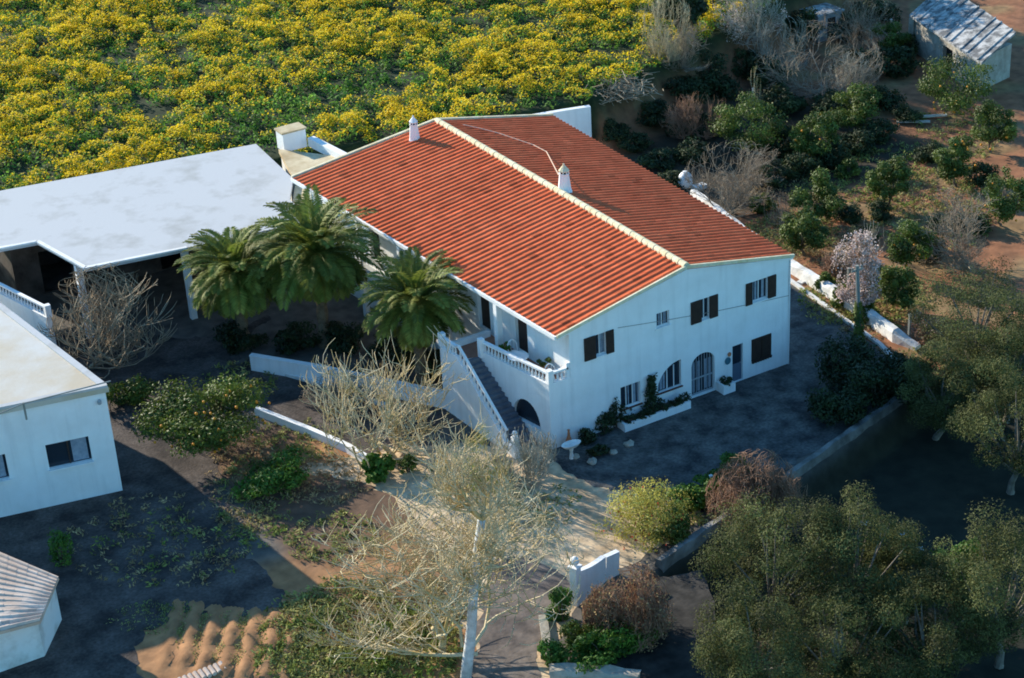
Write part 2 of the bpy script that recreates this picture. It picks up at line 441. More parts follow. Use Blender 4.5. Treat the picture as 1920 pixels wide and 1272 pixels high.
sheet('front_yard', [(-0.6, -2.2), (0, 0.1), (14.3, 0.1), (15.6, 23), (20.6, 21), (19.9, 7.6), (18.9, -0.6), (18.3, -5.0), (7.9, -7.9), (2.6, -8.6), (1.8, -6.6), (-0.2, -3.9)], M['concrete'], 0.014, 0.10)
sheet('driveway', [at(560, 880), at(700, 840), at(860, 830), (0.2, 0.2), (2.5, -6), (2.6, -8.4), (-1.4, -9.9), (-3.4, -9.7), (-5.9, -11.2), (-8.8, -13.6), (-12, -20), (-14, -22), (-11.6, -14), (-9.5, -7), (-8.2, -1.5), (-8.4, 2)], M['sand'], 0.008, 0.15)
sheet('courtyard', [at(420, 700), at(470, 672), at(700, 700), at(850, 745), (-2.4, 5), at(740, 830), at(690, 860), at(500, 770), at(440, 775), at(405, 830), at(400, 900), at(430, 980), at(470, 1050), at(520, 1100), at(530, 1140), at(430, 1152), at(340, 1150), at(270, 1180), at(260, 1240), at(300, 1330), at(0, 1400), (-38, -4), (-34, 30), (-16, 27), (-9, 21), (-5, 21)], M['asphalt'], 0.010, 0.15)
sheet('painted_shade_lane', [at(930, 1045), at(1000, 1050), at(1070, 1085), at(1080, 1130), at(1015, 1160), at(1005, 1235), at(1000, 1300), at(860, 1300), at(890, 1200), at(905, 1110)], M['lane_shade_tone'], 0.020, 0.12, 3)  # dark sheet over the sand, painting in the shade beside the trunk
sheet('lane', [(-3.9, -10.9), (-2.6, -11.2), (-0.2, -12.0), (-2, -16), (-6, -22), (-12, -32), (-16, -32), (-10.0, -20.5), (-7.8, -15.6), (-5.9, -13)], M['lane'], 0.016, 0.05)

# ------------------------------------------------------------------ main house
R0 = np.array([7.87, 0, 7.286]); R1 = np.array([7.9, 24.1, 7.286])
L0 = np.array([0.51, 0, 5.87]); L1 = np.array([-1.04, 24.8, 5.87])
E0 = np.array([14.32, 0, 5.98]); E1 = np.array([15.28, 23.35, 5.98])
house = thing('farmhouse', (0, 0, 0), 'large white two storey farmhouse under a wide red tiled gable roof', 'house')
def zl(x): return 5.87 + (x - 0.51) * (7.286 - 5.87) / (7.87 - 0.51)
def zr(x): return 7.286 + (x - 7.87) * (5.98 - 7.286) / (14.32 - 7.87)
H_GATE = arch(8.14, 9.55, 0.06, 1.75, 2.33)
ta = np.linspace(0, math.pi / 2, 10)
H_HALF = [(6.10, 0.98), (7.52, 0.98)] + [(7.52 - 1.42 * math.sin(a), 1.05 + 1.37 * math.cos(a)) for a in ta]
WIN_UP = [(2.0, 2.65, 3.2, 3.65), (8.12, 8.75, 9.2, 9.71), (11.42, 11.82, 12.75, 13.26)]
def front_wall():
    holes = [H_GATE, H_HALF, rect(10.63, 11.28, 0.04, 2.1), rect(11.8, 13.05, 0.86, 2.1), rect(3.97, 5.11, 0.82, 2.02), rect(6.12, 6.87, 4.54, 5.3)]
    for a, b, c, d in WIN_UP: holes.append(rect(b - 0.05, c + 0.05, 4.14, 5.27))
    outer = [(0, -0.2), (14.2, -0.2), (14.2, zr(14.2) - 0.14), (7.87, 7.286 - 0.14), (1.2, zl(1.2) - 0.14), (1.2, 3.52), (0, 3.52)]
    mb = MB()
    wall_panel(mb, outer, holes, (0, 0, 0), (1, 0, 0), (0, 0, 1), (0, -1, 0), 0.28)
    # right, back and left walls
    for a, b, za, zb in (((14.2, 0.28), (15.2, 23.2), zr(14.2) - .14, 5.84), ((15.2, 23.2), (7.9, 23.9), 5.84, 7.14), ((7.9, 23.9), (-0.25, 24.5), 7.14, zl(0.5) - .14)):
        a = np.array(a); b = np.array(b); L = np.linalg.norm(b - a); d = (b - a) / L; n = np.array([d[1], -d[0], 0])
        wall_panel(mb, [(0, -.2), (L, -.2), (L, zb), (0, za)], [], (a[0], a[1], 0), (d[0], d[1], 0), (0, 0, 1), n, 0.28)
    a = np.array([-0.25, 24.5]); b = np.array([1.2, 0.28]); L = np.linalg.norm(b - a); d = (b - a) / L; n = np.array([d[1], -d[0], 0])
    hl = [rect(s - 0.5, s + 0.5, 3.2, 5.25) for s in (7.0, 12.0, 17.4, 20.6)]
    wall_panel(mb, [(0, -.2), (L, -.2), (L, 5.83), (0, 5.83)], hl, (a[0], a[1], 0), (d[0], d[1], 0), (0, 0, 1), n, 0.28)
    mb.build('wall', M['plaster'], house)
    for s in (7.0, 12.0, 17.4, 20.6):
        c = np.array([a[0], a[1], 0]) + np.array([d[0], d[1], 0]) * s - n * 0.2
        m2 = MB(); m2.bar(c - np.array([d[0], d[1], 0]) * 0.5 + [0, 0, 4.22], c + np.array([d[0], d[1], 0]) * 0.5 + [0, 0, 4.22], 0.05, 2.05)
        m2.build('door', M['shutter'], house)
front_wall()
# inside darkness: floors so that openings stay dark
mb = MB(); mb.prism([(1.6, 0.6), (13.9, 0.6), (14.9, 22.9), (7.9, 23.5), (0.2, 24.0)], 3.0, 3.1); mb.build('upper_floor', M['floor'], house)

def tile_slope(A, B, C, D, cols, rows, seed):
    """A,B ridge start/end, C,D eave start/end; barrel tiles in overlapping rows"""
    r = np.random.default_rng(seed)
    A, B, C, D = [np.asarray(p, float) for p in (A, B, C, D)]
    n = np.cross(B - A, C - A); n /= np.linalg.norm(n)
    if n[2] < 0: n = -n
    prof_u = np.array([0.0, 0.16, 0.26, 0.38, 0.5, 0.62, 0.74, 0.84])
    prof_h = np.array([0.0, 0.0, 0.03, 0.055, 0.063, 0.055, 0.03, 0.0])
    nu = len(prof_u)
    U = (np.arange(cols)[:, None] + prof_u[None]).ravel()
    U = np.append(U, cols) / cols
    Hh = np.append(np.tile(prof_h, cols), 0.0)
    m = MB()
    ov = 0.25 / rows
    def pt(u, v, h):
        P0 = A + (B - A) * u[:, None]; P1 = C + (D - C) * u[:, None]
        return P0 + (P1 - P0) * v + n * h[:, None]
    k = len(U)
    colt = np.repeat(r.normal(1, 0.04, cols), nu)
    for i in range(rows):
        jit = np.append(np.repeat(r.normal(0, 0.004, cols), nu), 0)
        v0, v1 = i / rows, (i + 1) / rows + ov * 0.25
        top = pt(U, v0, Hh + 0.015 + jit); bot = pt(U, min(v1, 1.0), Hh + 0.022 + jit)
        low = pt(U, min(v1, 1.0), Hh + 0.005 + jit)
        a = np.arange(k - 1)
        t = colt * np.repeat(np.clip(r.normal(1, 0.06, cols) * np.where(r.random(cols) < 0.03, r.choice([0.72, 1.22], cols), 1), 0.6, 1.35), nu)
        m.add(np.concatenate([top, bot]), [np.c_[a, a + 1, a + k + 1, a + k][:, ::-1]], t)
        m.add(np.concatenate([bot, low]), [np.c_[a, a + 1, a + k + 1, a + k][:, ::-1]], t * 0.95)
    return m
roof = MB()
for (A, B, C, D) in ((R0, R1, L0, L1), (R0, R1, E0, E1)):
    A, B, C, D = [np.array(p) for p in (A, B, C, D)]
    n = np.cross(B - A, C - A); n /= np.linalg.norm(n); n = n if n[2] > 0 else -n
    f0 = np.array([0, -0.06, 0]); 
    top = [A + f0 - n * .10, C + f0 - n * .05, D - n * .10, B - n * .05]; top = [p - n * .04 for p in top]; bot = [p - n * 0.08 for p in top]
    roof.add(np.array(top + bot), [[0, 1, 2, 3], [7, 6, 5, 4], [0, 4, 5, 1], [1, 5, 6, 2], [2, 6, 7, 3], [3, 7, 4, 0]])
roof_o = roof.build('roof', M['plaster'], house)
needs_tint(tile_slope(R0, R1, L0, L1, 60, 19, 3).build('roof_tiles', M['tile'], roof_o).data)
needs_tint(tile_slope(R0, R1, E0, E1, 62, 17, 4).build('roof_tiles', M['tile'], roof_o).data)
rc = MB()
nr = 48
for i in range(nr):
    a = R0 + (R1 - R0) * (i / nr) + [0, -0.05, 0.03]; b = R0 + (R1 - R0) * ((i + 1.06) / nr) + [0, -0.05, 0.05]
    rc.tube([a, b], [0.19 + 0.01 * (i % 2), 0.165], 10)
rc.build('ridge_cap', M['ridge'], roof_o)
fb = MB(); fb.bar(L0 + [-0.05, -0.04, -0.05], L1 + [-0.05, 0, -0.05], 0.13, 0.17); fb.build('gutter', M['plaster'], roof_o)
vb = MB()
for p, q, f_, w_ in ((R0, L0, [0, -0.09, 0.03], .10), (R0, E0, [0, -0.09, 0.03], .10), (R1, L1, [0, .06, .06], .16), (R1, E1, [0, .06, .06], .16)):
    vb = MB(); vb.bar(p + f_, q + f_, w_, 0.16); vb.build('verge', M['ridge'], roof_o)

def window_fill(name, loop, y, m, parent):
    mb = MB()
    V = [Vector((p[0], p[1], 0)) for p in loop]
    T = np.array(geometry.tessellate_polygon([V]))
    P = np.array([(p[0], y, p[1]) for p in loop])
    nn = np.cross(P[T[:, 1]] - P[T[:, 0]], P[T[:, 2]] - P[T[:, 0]])[:, 1]
    T[nn > 0] = T[nn > 0][:, ::-1]
    mb.add(P, [T]); mb.add(P + [0, 0.02, 0], [T[:, ::-1]])
    return mb.build(name, m, parent)
def window(loop, x0, x1, z0, z1, mull=(0.5,), curtain=True, sillm='plaster', frame=True, sill=True, d=0.16):
    mb = MB()
    w = 0.05
    for a, b in (((x0, z0), (x0, z1)), ((x1, z0), (x1, z1))):
        if frame: mb.bar((a[0], d - 0.03, a[1]), (b[0], d - 0.03, b[1]), w, w, (0, 1, 0))
    if frame:
        mb.bar((x0, d - 0.03, z0 + .02), (x1, d - 0.03, z0 + .02), w, w)
    for t in mull:
        x = x0 + (x1 - x0) * t
        mb.bar((x, d - 0.03, z0), (x, d - 0.03, z1 - (0.02 if frame else 0.12)), 0.045, 0.045, (0, 1, 0))
    if frame: mb.bar((x0, d - 0.03, z1 - .02), (x1, d - 0.03, z1 - .02), w, w)
    wo_ = mb.build('window', M['white_metal'], house)
    window_fill('pane', loop, d, M['glass'], wo_)
    if curtain:
        c = MB(); r = np.random.default_rng(int(x0 * 100))
        xx = x0 + 0.08
        while xx < x1 - 0.1:
            ww = r.uniform(0.05, 0.16)
            if r.random() < 0.62: c.box((xx, d - 0.012, z0 + 0.06), (min(xx + ww, x1 - 0.05), d - 0.004, z1 - (0.06 if frame else 0.45)))
            xx += ww + r.uniform(0.02, 0.1)
        if c.n: c.build('curtain', M['curtain'], wo_)
    if sill:
        s = MB(); s.box((x0 - 0.08, -0.07, z0 - 0.07), (x1 + 0.08, 0.1, z0 - 0.005)); s.build('sill', M[sillm], wo_)
    return wo_
for k, (a, b, c, d) in enumerate(WIN_UP):
    w_ = window(rect(b - .05, c + .05, 4.14, 5.27), b - .05, c + .05, 4.14, 5.27)
    for side, (p, q) in enumerate(((a, b - .02), (c + .02, d))):
        s = MB(); s.box((p, -0.075, 4.1), (q, -0.012, 5.29))
        for z in np.arange(4.2, 5.25, 0.09): s.box((p + .05, -0.095, z), (q - .05, -0.075, z + .045))
        s.build('shutter', M['shutter'], w_)
window(rect(6.12, 6.87, 4.54, 5.3), 6.12, 6.87, 4.54, 5.3)
window(rect(3.97, 5.11, 0.82, 2.02), 3.97, 5.11, 0.82, 2.02, (0.33, 0.66), sillm='brown')
window(H_HALF, 6.14, 7.5, 0.98, 2.3, (0.45, 0.75), frame=False, sillm='brown')
# closed brown shutter window
w_ = MB(); w_.box((11.8, 0.02, 0.86), (13.05, 0.1, 2.1)); w_ = w_.build('window', M['shutter'], house)
for i in range(2):
    s = MB(); x0 = 11.8 + i * 0.63; s.box((x0 + .02, -0.03, 0.88), (x0 + .60, 0.016, 2.08))
    for z in np.arange(0.96, 2.0, 0.1): s.box((x0 + .07, -0.05, z), (x0 + .55, -0.03, z + .05))
    s.build('shutter', M['shutter'], w_)
s = MB()
for x in np.arange(11.8, 13.0, 0.155): s.tube([(x + .08, -0.05, 0.78), (x + .08, -0.05, 0.88)], [0.075, 0.09], 8)
s.build('scalloped_sill', M['shutter'], w_)
# door
d_ = MB(); d_.box((10.63, 0.12, 0.04), (11.28, 0.18, 1.0)); d_ = d_.build('front_door', M['door'], house)
s = MB(); s.box((10.68, 0.13, 1.0), (11.23, 0.17, 2.02)); s.build('door_glass', M['glass'], d_)
s = MB()
for x in (10.655, 11.255): s.box((x - .025, 0.11, 1.0), (x + .025, 0.18, 2.1))
s.box((10.63, 0.112, 2.02), (11.28, 0.178, 2.098)); s.build('door_frame', M['door'], d_)
s = MB(); s.lathe([(0, -.03), (.03, -.02), (.03, .02), (0, .03)], 8, (11.18, 0.08, 1.02)); s.build('handle', M['iron'], d_)
# arched gate
g_ = window_fill('garage_gate', H_GATE, 0.2, M['glass'], house)
s = MB()
for x in np.linspace(8.2, 9.5, 9):
    zt = 1.75 + 0.58 * math.sqrt(max(0, 1 - ((x - 8.845) / 0.705) ** 2)) - 0.02
    s.tube([(x, 0.14, 0.08), (x, 0.14, zt)], 0.018, 5)
s.bar((8.14, 0.14, 0.95), (9.55, 0.14, 0.95), 0.05, 0.07); s.bar((8.14, 0.14, 0.12), (9.55, 0.14, 0.12), 0.05, 0.07)
s.build('grille', M['iron'], g_)
s = MB()
for x in (8.3, 8.62, 9.02, 9.28): s.box((x, 0.185, 0.2), (x + 0.16, 0.192, 1.85))
s.build('curtain', M['curtain'], g_)
# facade cable
s = MB(); pts = []
for t in np.linspace(0, 1, 14):
    p = np.array([3.9 + (14.15 - 3.9) * t, -0.03, 5.28 + (3.86 - 5.28) * t - 0.10 * math.sin(math.pi * t)]); pts.append(p)
s.tube(pts, 0.014, 4); s.build('facade_cable', M['cable'], house)
# string course of hairline at first floor, downpipe
s = MB(); s.tube([(14.12, -0.05, 5.8), (14.12, -0.05, 0.0)], 0.035, 6); s.build('downpipe', M['white_metal'], house)

# --- terrace and outside stair
P0 = np.array([0.0, 0.0]); P1 = np.array([-0.85, 4.75]); Q0 = np.array([-1.70, 0.35]); Q1 = np.array([-2.05, 6.3])
FZ = 3.2
terr = MB()
d = (P0 - P1); L = np.linalg.norm(d); d = d / L; n = np.array([d[1], -d[0], 0])
# arch hole in the left wall (s measured from P1)
c0 = L - 1.72
hole = arch(c0 - 0.98, c0 + 0.98, 0.78, 0.85, 2.05)
wall_panel(terr, [(0, -.2), (L - .001, -.2), (L - .001, 3.52), (0, 3.52)], [hole], (P1[0], P1[1], 0), (d[0], d[1], 0), (0, 0, 1), n, 0.25)
terr.prism([(0.25, 0.29), (1.15, 0.29), (0.75, 6.6), (-0.55, 6.6), (-0.58, 4.75)], 3.0, FZ)
terr.prism([P1, (-0.58, 4.75), (0.75, 6.9), (-1.9, 6.6), (Q1[0] + .1, 5.0), (-0.9, 5.0)], -0.1, FZ + 0.003)
terr_o = terr.build('terrace', M['plaster'], house)
mid = np.array([P1[0], P1[1], 0]) + np.array([d[0], d[1], 0]) * c0 - n * 0.2
s = MB(); q = [(mid + np.array([d[0], d[1], 0]) * (u - c0) + [0, 0, z]) for u, z in hole]
s.add(np.array(q), [np.array(geometry.tessellate_polygon([[Vector((u, z, 0)) for u, z in hole]]))]); s.build('arched_window', M['glass'], terr_o)
fl = MB(); fl.prism([(0.3, 0.32), (1.1, 0.32), (0.72, 6.5), (-1.7, 6.3), (-1.75, 5.1), (-0.55, 4.75)], FZ + .006, FZ + .012); fl.build('terrace_floor', M['floor'], terr_o)
def baluster_mesh(h):
    b = MB(); k = h / 0.5
    b.lathe([(0.05, 0), (0.05, 0.04 * k), (0.03, 0.07 * k), (0.062, 0.17 * k), (0.045, 0.27 * k), (0.028, 0.38 * k), (0.03, 0.44 * k), (0.05, 0.46 * k), (0.05, 0.5 * k)], 8)
    return b.mesh('baluster', M['plaster'], True)
BAL = baluster_mesh(0.44); BAL_TALL = baluster_mesh(0.60)
def place_baluster(p, parent, tall=False):
    o = bpy.data.objects.new('baluster', BAL_TALL if tall else BAL); COL.objects.link(o); o.parent = parent; o.location = tuple(float(v) for v in p)
def balustrade(a, b, za, zb, parent, step=0.24, tall=False):
    """base rail, balusters and hand rail from a to b; za/zb height of the foot of the balusters"""
    a = np.array([a[0], a[1], za]); b = np.array([b[0], b[1], zb]); L = np.linalg.norm((b - a)[:2])
    m = MB(); hr = .64 if tall else .49; m.bar(a + [0, 0, hr], b + [0, 0, hr], 0.13 if tall else 0.2, 0.10); m.build('hand_rail', M['plaster'], parent)
    n = max(2, int(round(L / step)))
    for i in range(n):
        place_baluster(a + (b - a) * (i + .5) / n, parent, tall)
ins = lambda p: np.array(p, float)
balustrade(ins(P0) + [0.10, 0.22], ins(P1) + [0.12, -0.1], 3.53, 3.53, terr_o)
balustrade((0.24, 0.12), (1.12, 0.12), 3.53, 3.53, terr_o)
s = MB(); s.box((0.005, 0.0, 3.524), (0.24, 0.24, 4.13)); s.box((-0.02, -0.03, 4.13), (0.26, 0.26, 4.2)); s.build('corner_post', M['plaster'], terr_o)
s = MB(); s.box((-0.95, 4.62, 3.21), (-0.68, 4.9, 4.2)); s.build('stair_post', M['plaster'], terr_o)
s = MB(); s.box((0.10, 4.7, 3.22), (0.40, 5.0, 5.74)); s.build('column', M['plaster'], terr_o)
s = MB(); s.box((1.02, 0.02, 3.522), (1.19, 0.25, 4.3)); s.build('end_post', M['plaster'], terr_o)
# columns along the covered side gallery
for y in (9.5, 13.6, 17.8, 22.0):
    x = 0.55 - 0.0625 * y
    s = MB(); s.box((x - .14, y - .14, -.1), (x + .14, y + .14, 5.7)); s.build('gallery_column', M['plaster'], house)
    if y > 9.6:
        s2 = MB(); s2.bar((x, y - .15, 3.9), (x + 0.26, y - 4.0, 3.9), 0.16, 0.14); s2.bar((x, y - .15, 3.25), (x + 0.26, y - 4.0, 3.25), 0.2, 0.3); s2.build('gallery_rail', M['plaster'], house)
# stair
st = MB(); NS = 17
ys_, ye_ = 1.15, 4.95
for i in range(NS):
    y0 = ys_ + (ye_ - ys_) * i / NS; y1 = ys_ + (ye_ - ys_) * (i + 1) / NS
    f = lambda y: (P0 + (P1 - P0) * (y / 4.75)); g = lambda y: (Q0 + (Q1 - Q0) * ((y - .35) / 5.95))
    z = FZ * (i + 1) / (NS + 0.0)
    a, b, c, e = f(y0), f(y1), g(y1), g(y0)
    st.prism([(a[0] - .012, y0), (b[0] - .012, y1), (c[0] + .1, y1), (e[0] + .1, y0)], -.05 if i == 0 else z - FZ / NS * 1.8, z - 0.004)
st_o = st.build('staircase', M['stair'], house)
sw = MB()
yy = np.array([0.35, 0.75, 1.15, 4.95, 6.3])
zt = np.array([0.55, 0.55, 0.55, 3.52, 3.52])
gx = lambda y: Q0[0] + (Q1[0] - Q0[0]) * ((y - .35) / 5.95)
for i in range(len(yy) - 1):
    y0, y1 = yy[i], yy[i + 1]
    sw.prism([(gx(y0) + .09, y0), (gx(y1) + .09, y1), (gx(y1) - .12, y1), (gx(y0) - .12, y0)], -.1, [zt[i], zt[i + 1], zt[i + 1], zt[i]])
sw.box((Q1[0] - .1, 6.3, -.1), (0.6, 6.5, 3.52))
sw.build('stair_wall', M['plaster'], st_o)
balustrade((gx(1.1) - .01, 1.1), (gx(4.9) - .01, 4.9), 0.51, 3.49, st_o, 0.27, True)
balustrade((gx(5.05) - .01, 5.05), (gx(6.25) - .01, 6.25), 3.52, 3.52, st_o, 0.24)
s = MB(); s.box((Q0[0] - .16, 0.3, -.05), (Q0[0] + .12, 0.6, 1.1)); s.lathe([(.12, 1.1), (.13, 1.16), (.05, 1.2), (.12, 1.3), (.10, 1.4), (0.01, 1.45)], 10, (Q0[0] - .02, 0.45, 0)); s.build('newel_post', M['plaster'], st_o)
s = MB(); s.box((Q1[0] - .14, 6.28, 3.52), (Q1[0] + .16, 6.55, 4.2)); s.build('newel_post', M['plaster'], st_o)

# --- chimneys
def chimney(px, py, w, h, label, plane, cap_tan):
    p0, n = plane
    d = ray(px, py); B = CAM_LOC + d * (np.dot(p0 - CAM_LOC, n) / np.dot(d, n))
    t = thing('chimney', B, label, 'chimney', 'white chimneys on the red roof')
    q = h / 1.5
    m = MB(); m.lathe([(w * .56, -.12), (w * .56, .08), (w * .5, .12), (w * .36, 0.98 * q), (w * .40, 1.0 * q), (w * .40, 1.04 * q)], 8); m.build('shaft', M['plaster'], t)
    m = MB(); m.lathe([(w * .27, 1.03 * q), (w * .27, 1.17 * q)], 8); m.build('vent', M['dark'], t)
    for k in range(8):
        a = k * math.pi / 4; m = MB(); m.tube([(w * .33 * math.cos(a), w * .33 * math.sin(a), 1.03 * q), (w * .31 * math.cos(a), w * .31 * math.sin(a), 1.17 * q)], 0.03, 5)
        m.build('lattice_bar', M['plaster'], t)
    m = MB(); m.lathe([(w * .40, 1.16 * q), (w * .40, 1.20 * q), (w * .27, 1.30 * q), (w * .12, 1.44 * q), (w * .07, 1.47 * q), (w * .09, 1.52 * q), (0.01, 1.58 * q)], 8); m.build('cap', M['ridge'] if cap_tan else M['plaster'], t)
    return t, B
nR = np.cross(R1 - R0, E0 - R0); nL = np.cross(R1 - R0, L0 - R0)
ch1, CB1 = chimney(1059, 360, 0.72, 1.52, 'white tapered chimney with a tan pointed cap just right of the roof ridge', (R0, nR), True)
ch2, CB2 = chimney(778, 264, 0.62, 1.44, 'slim white chimney near the back edge of the left roof slope', (R0, nL), False)
m = MB(); pts = []
for px, py in ((1050, 304), (1025, 285), (1000, 272), (970, 262), (935, 250), (900, 241), (868, 234)):
    d_ = ray(px, py); nn = nR / np.linalg.norm(nR); nn = nn if nn[2] > 0 else -nn
    pts.append(CAM_LOC + d_ * (np.dot(R0 + nn * 0.16 - CAM_LOC, nn) / np.dot(d_, nn)))
# finish on the chimney side
m.tube([CB1 + [0.05, 0.12, 1.3], CB1 + [0.1, 0.7, 0.7]] + pts[1:], 0.028, 5)
tag(m.build('aerial_cable', M['pale_cable']), 'pale cable running over the red roof from the capped chimney to the back edge', 'cable')

# --- planters and small things along the facade
a = at(1172, 812, 0); b = at(1301, 770, 0)
t = thing('planter', ((a[0] + b[0]) / 2, -0.5, 0), 'long low white planter under the half arched window', 'planter')
m = MB(); x0, x1, yf = a[0] - t.location.x, b[0] - t.location.x, a[1] - t.location.y
for q in ((x0, yf, x1, yf + .14), (x0, .48, x1, .45), (x0, yf + .14, x0 + .14, .47), (x1 - .14, yf + .14, x1, .47)):
    m.box((q[0], min(q[1], q[3]), -.05), (q[2], max(q[1], q[3]), 0.42))
m.build('box', M['plaster'], t)
m = MB(); m.box((x0 + .145, yf + .145, .2), (x1 - .145, .44, .34)); m.build('soil', M['trunk'], t)
PLANT1 = (t.location.x, x0, x1)
a = at(1352, 735, 0)
t = thing('planter', (9.95, -0.36, 0), 'short square white planter between the arched gate and the front door', 'planter')
m = MB(); m.box((-.36, -.32, -.05), (.36, -.20, .5)); m.box((-.36, .2, -.05), (.36, .32, .5)); m.box((-.36, -.2, -.05), (-.24, .2, .5)); m.box((.24, -.2, -.05), (.36, .2, .5)); m.build('box', M['plaster'], t)
m = MB(); m.box((-.238, -.198, .3), (.238, .198, .42)); m.build('soil', M['trunk'], t)
for (x, z, r, mm, lab) in ((10.32, 1.42, 0.16, 'plaque_blue', 'teal wall plaque left of the front door, below the orange one'), (10.42, 1.75, 0.09, 'pot', 'small orange wall plaque above the teal one by the front door')):
    m = MB(); t_ = np.linspace(0, 2 * math.pi, 17)[:-1]
    f_ = np.array([(x + r * math.cos(q), -0.035, z + r * 1.15 * math.sin(q)) for q in t_]); bk = f_ * [1, 0, 1] + [0, -0.003, 0]
    i = np.arange(16); j = (i + 1) % 16
    m.add(np.concatenate([f_, bk]), [i, (i + 16)[::-1], np.c_[i, i + 16, j + 16, j]])
    m.tube(np.concatenate([f_, f_[:1]]) + [0, -.008, 0], 0.02, 5)
    tag(m.build('wall_plaque', M[mm]), lab, 'wall plaque')
# stone basin and terracotta urn at the house corner
B = np.array([0.33, -1.2, 0.0])
t = thing('stone_basin', B, 'pale oval stone basin on a thin foot at the house corner', 'basin')
m = MB(); m.tube([(0, 0, 0), (0, 0, .35), (0, 0, .6)], [.13, .07, .12], 10); m.build('foot', M['old_plaster'], t)
m = MB(); m.lathe([(.1, .58), (.3, .66), (.42, .82), (.36, .82), (.26, .72), (.05, .70)], 16); m.v[-1] *= [1.25, .7, 1]; m.build('bowl', M['old_plaster'], t)
m = MB(); m.lathe([(.12, 0), (.19, .15), (.17, .4), (.07, .7), (.05, .95), (.08, 1.0), (0.01, 1.02)], 10, (0.75, -0.35, 0))
tag(m.build('urn', M['pot']), 'slender red clay urn against the white front wall near its left corner', 'urn')

# terrace furniture
t = thing('patio_table', (-0.05, 2.6, FZ), 'round white table on the covered terrace', 'table')
m = MB(); m.lathe([(.5, .70), (.52, .72), (.52, .74), (.5, .75)], 20); m.build('tabletop', M['white_metal'], t)
m = MB(); m.tube([(0, 0, 0.02), (0, 0, .71)], .05, 8); m.lathe([(.28, 0.01), (.25, .04), (.05, .07)], 12); m.build('pedestal', M['white_metal'], t)
def chair(loc, rz, lab):
    t = thing('patio_chair', loc, lab, 'chair', 'white chairs on the terrace', rz)
    m = MB(); m.lathe([(.2, .43), (.23, .45), (.23, .47), (.2, .48)], 14); m.build('seat', M['white_metal'], t)
    for k in range(4):
        a = math.pi / 4 + k * math.pi / 2
        m = MB(); m.tube([(.17 * math.cos(a), .17 * math.sin(a), .44), (.23 * math.cos(a), .23 * math.sin(a), 0)], .018, 6); m.build('leg', M['white_metal'], t)
    m = MB(); m.tube([(-.21, .1, .45)] + [(-.24 * math.cos(u), .2, .62 + .42 * math.sin(u)) for u in np.linspace(0, math.pi, 9)] + [(.21, .1, .45)], .028, 6)
    for x in (-.08, .08): m.tube([(x, .15, .46), (x, .2, 1.0)], .014, 5)
    m.build('backrest', M['white_metal'], t)
chair((0.55, 0.75, FZ), 2.6, 'white arched back chair in the front corner of the terrace')
chair((0.25, 3.5, FZ), -0.2, 'white chair pushed back behind the round terrace table')
def pot_plant(loc, r, h, lab, leaf='citrus', seed=1):
    t = thing('potted_plant', loc, lab, 'potted plant')
    m = MB(); m.lathe([(r * .65, 0), (r, h * .9), (r * 1.1, h * .9), (r * 1.1, h), (r * .85, h), (r * .8, h * .85)], 12); m.build('pot', M['pot'], t)
    return t

# ------------------------------------------------------------------ plant generators
def leaf_quads(mb, C, N, size, rg, aspect=0.5, tint=None):
    """rhombic leaves at C with normals around N"""
    n = len(C)
    T = rg.normal(size=(n, 3)); T -= np.sum(T * N, 1)[:, None] * N; T /= np.linalg.norm(T, axis=1)[:, None] + 1e-9
    Bv = np.cross(N, T)
    s = size * rg.uniform(0.65, 1.35, n)[:, None]
    v = np.stack([C - T * s, C + Bv * s * aspect, C + T * s, C - Bv * s * aspect], 1).reshape(-1, 3)
    q = np.arange(4 * n).reshape(-1, 4)
    if tint is None: tint = rg.uniform(0.7, 1.35, n)
    mb.add(v, [q], tint)
def crown_leaves(mb, c, R, n, size, seed, clumps=26, aspect=0.5, hollow=0.35, clump_r=0.34, updir=0.35, cvar=0.18, squash_low=0.6):
    rg = np.random.default_rng(seed)
    c = np.asarray(c, float); R = np.asarray(R, float)
    D = rg.normal(size=(clumps, 3)); D /= np.linalg.norm(D, axis=1)[:, None]
    D[:, 2] = np.where(D[:, 2] < 0, D[:, 2] * squash_low, D[:, 2])
    rad = rg.uniform(hollow, 0.9, clumps) ** 0.6
    K = D * rad[:, None]
    kr = clump_r * rg.uniform(0.55, 1.35, clumps)
    w = kr ** 2; w /= w.sum()
    idx = rg.choice(clumps, n, p=w)
    d = rg.normal(size=(n, 3)); d /= np.linalg.norm(d, axis=1)[:, None]
    rr = rg.uniform(0.25, 1.0, n) ** 0.5 * rg.uniform(0.8, 1.15, n)
    P = K[idx] + d * (kr[idx] * rr)[:, None] * np.array([1, 1, 0.8])
    Nn = d + rg.normal(0, 0.55, (n, 3)) + np.array([0, 0, updir]); Nn /= np.linalg.norm(Nn, axis=1)[:, None]
    kt = rg.normal(1, cvar, clumps)
    tint = np.clip(kt[idx] * rg.uniform(0.75, 1.3, n), 0.4, 1.9)
    leaf_quads(mb, c + P * R, Nn, size, rg, aspect, tint)
    return K * R + c
def trunk_limbs(mb, base, K, rg, r0, fork, n=8, sides=7):
    base = np.asarray(base, float)
    fk = base + [rg.normal(0, .12), rg.normal(0, .12), fork]
    mb.tube([base + [0, 0, -.15], base + [0, 0, .1], (base + fk) / 2 + [rg.normal(0, .06), rg.normal(0, .06), 0], fk], [r0 * 1.5, r0 * 1.1, r0 * .9, r0 * .75], sides)
    for k in K[rg.permutation(len(K))[:n]]:
        mid = fk + (k - fk) * 0.5 + rg.normal(0, .15, 3)
        mb.tube([fk - [0, 0, .05], mid, k], [r0 * .5, r0 * .3, r0 * .1], 5)
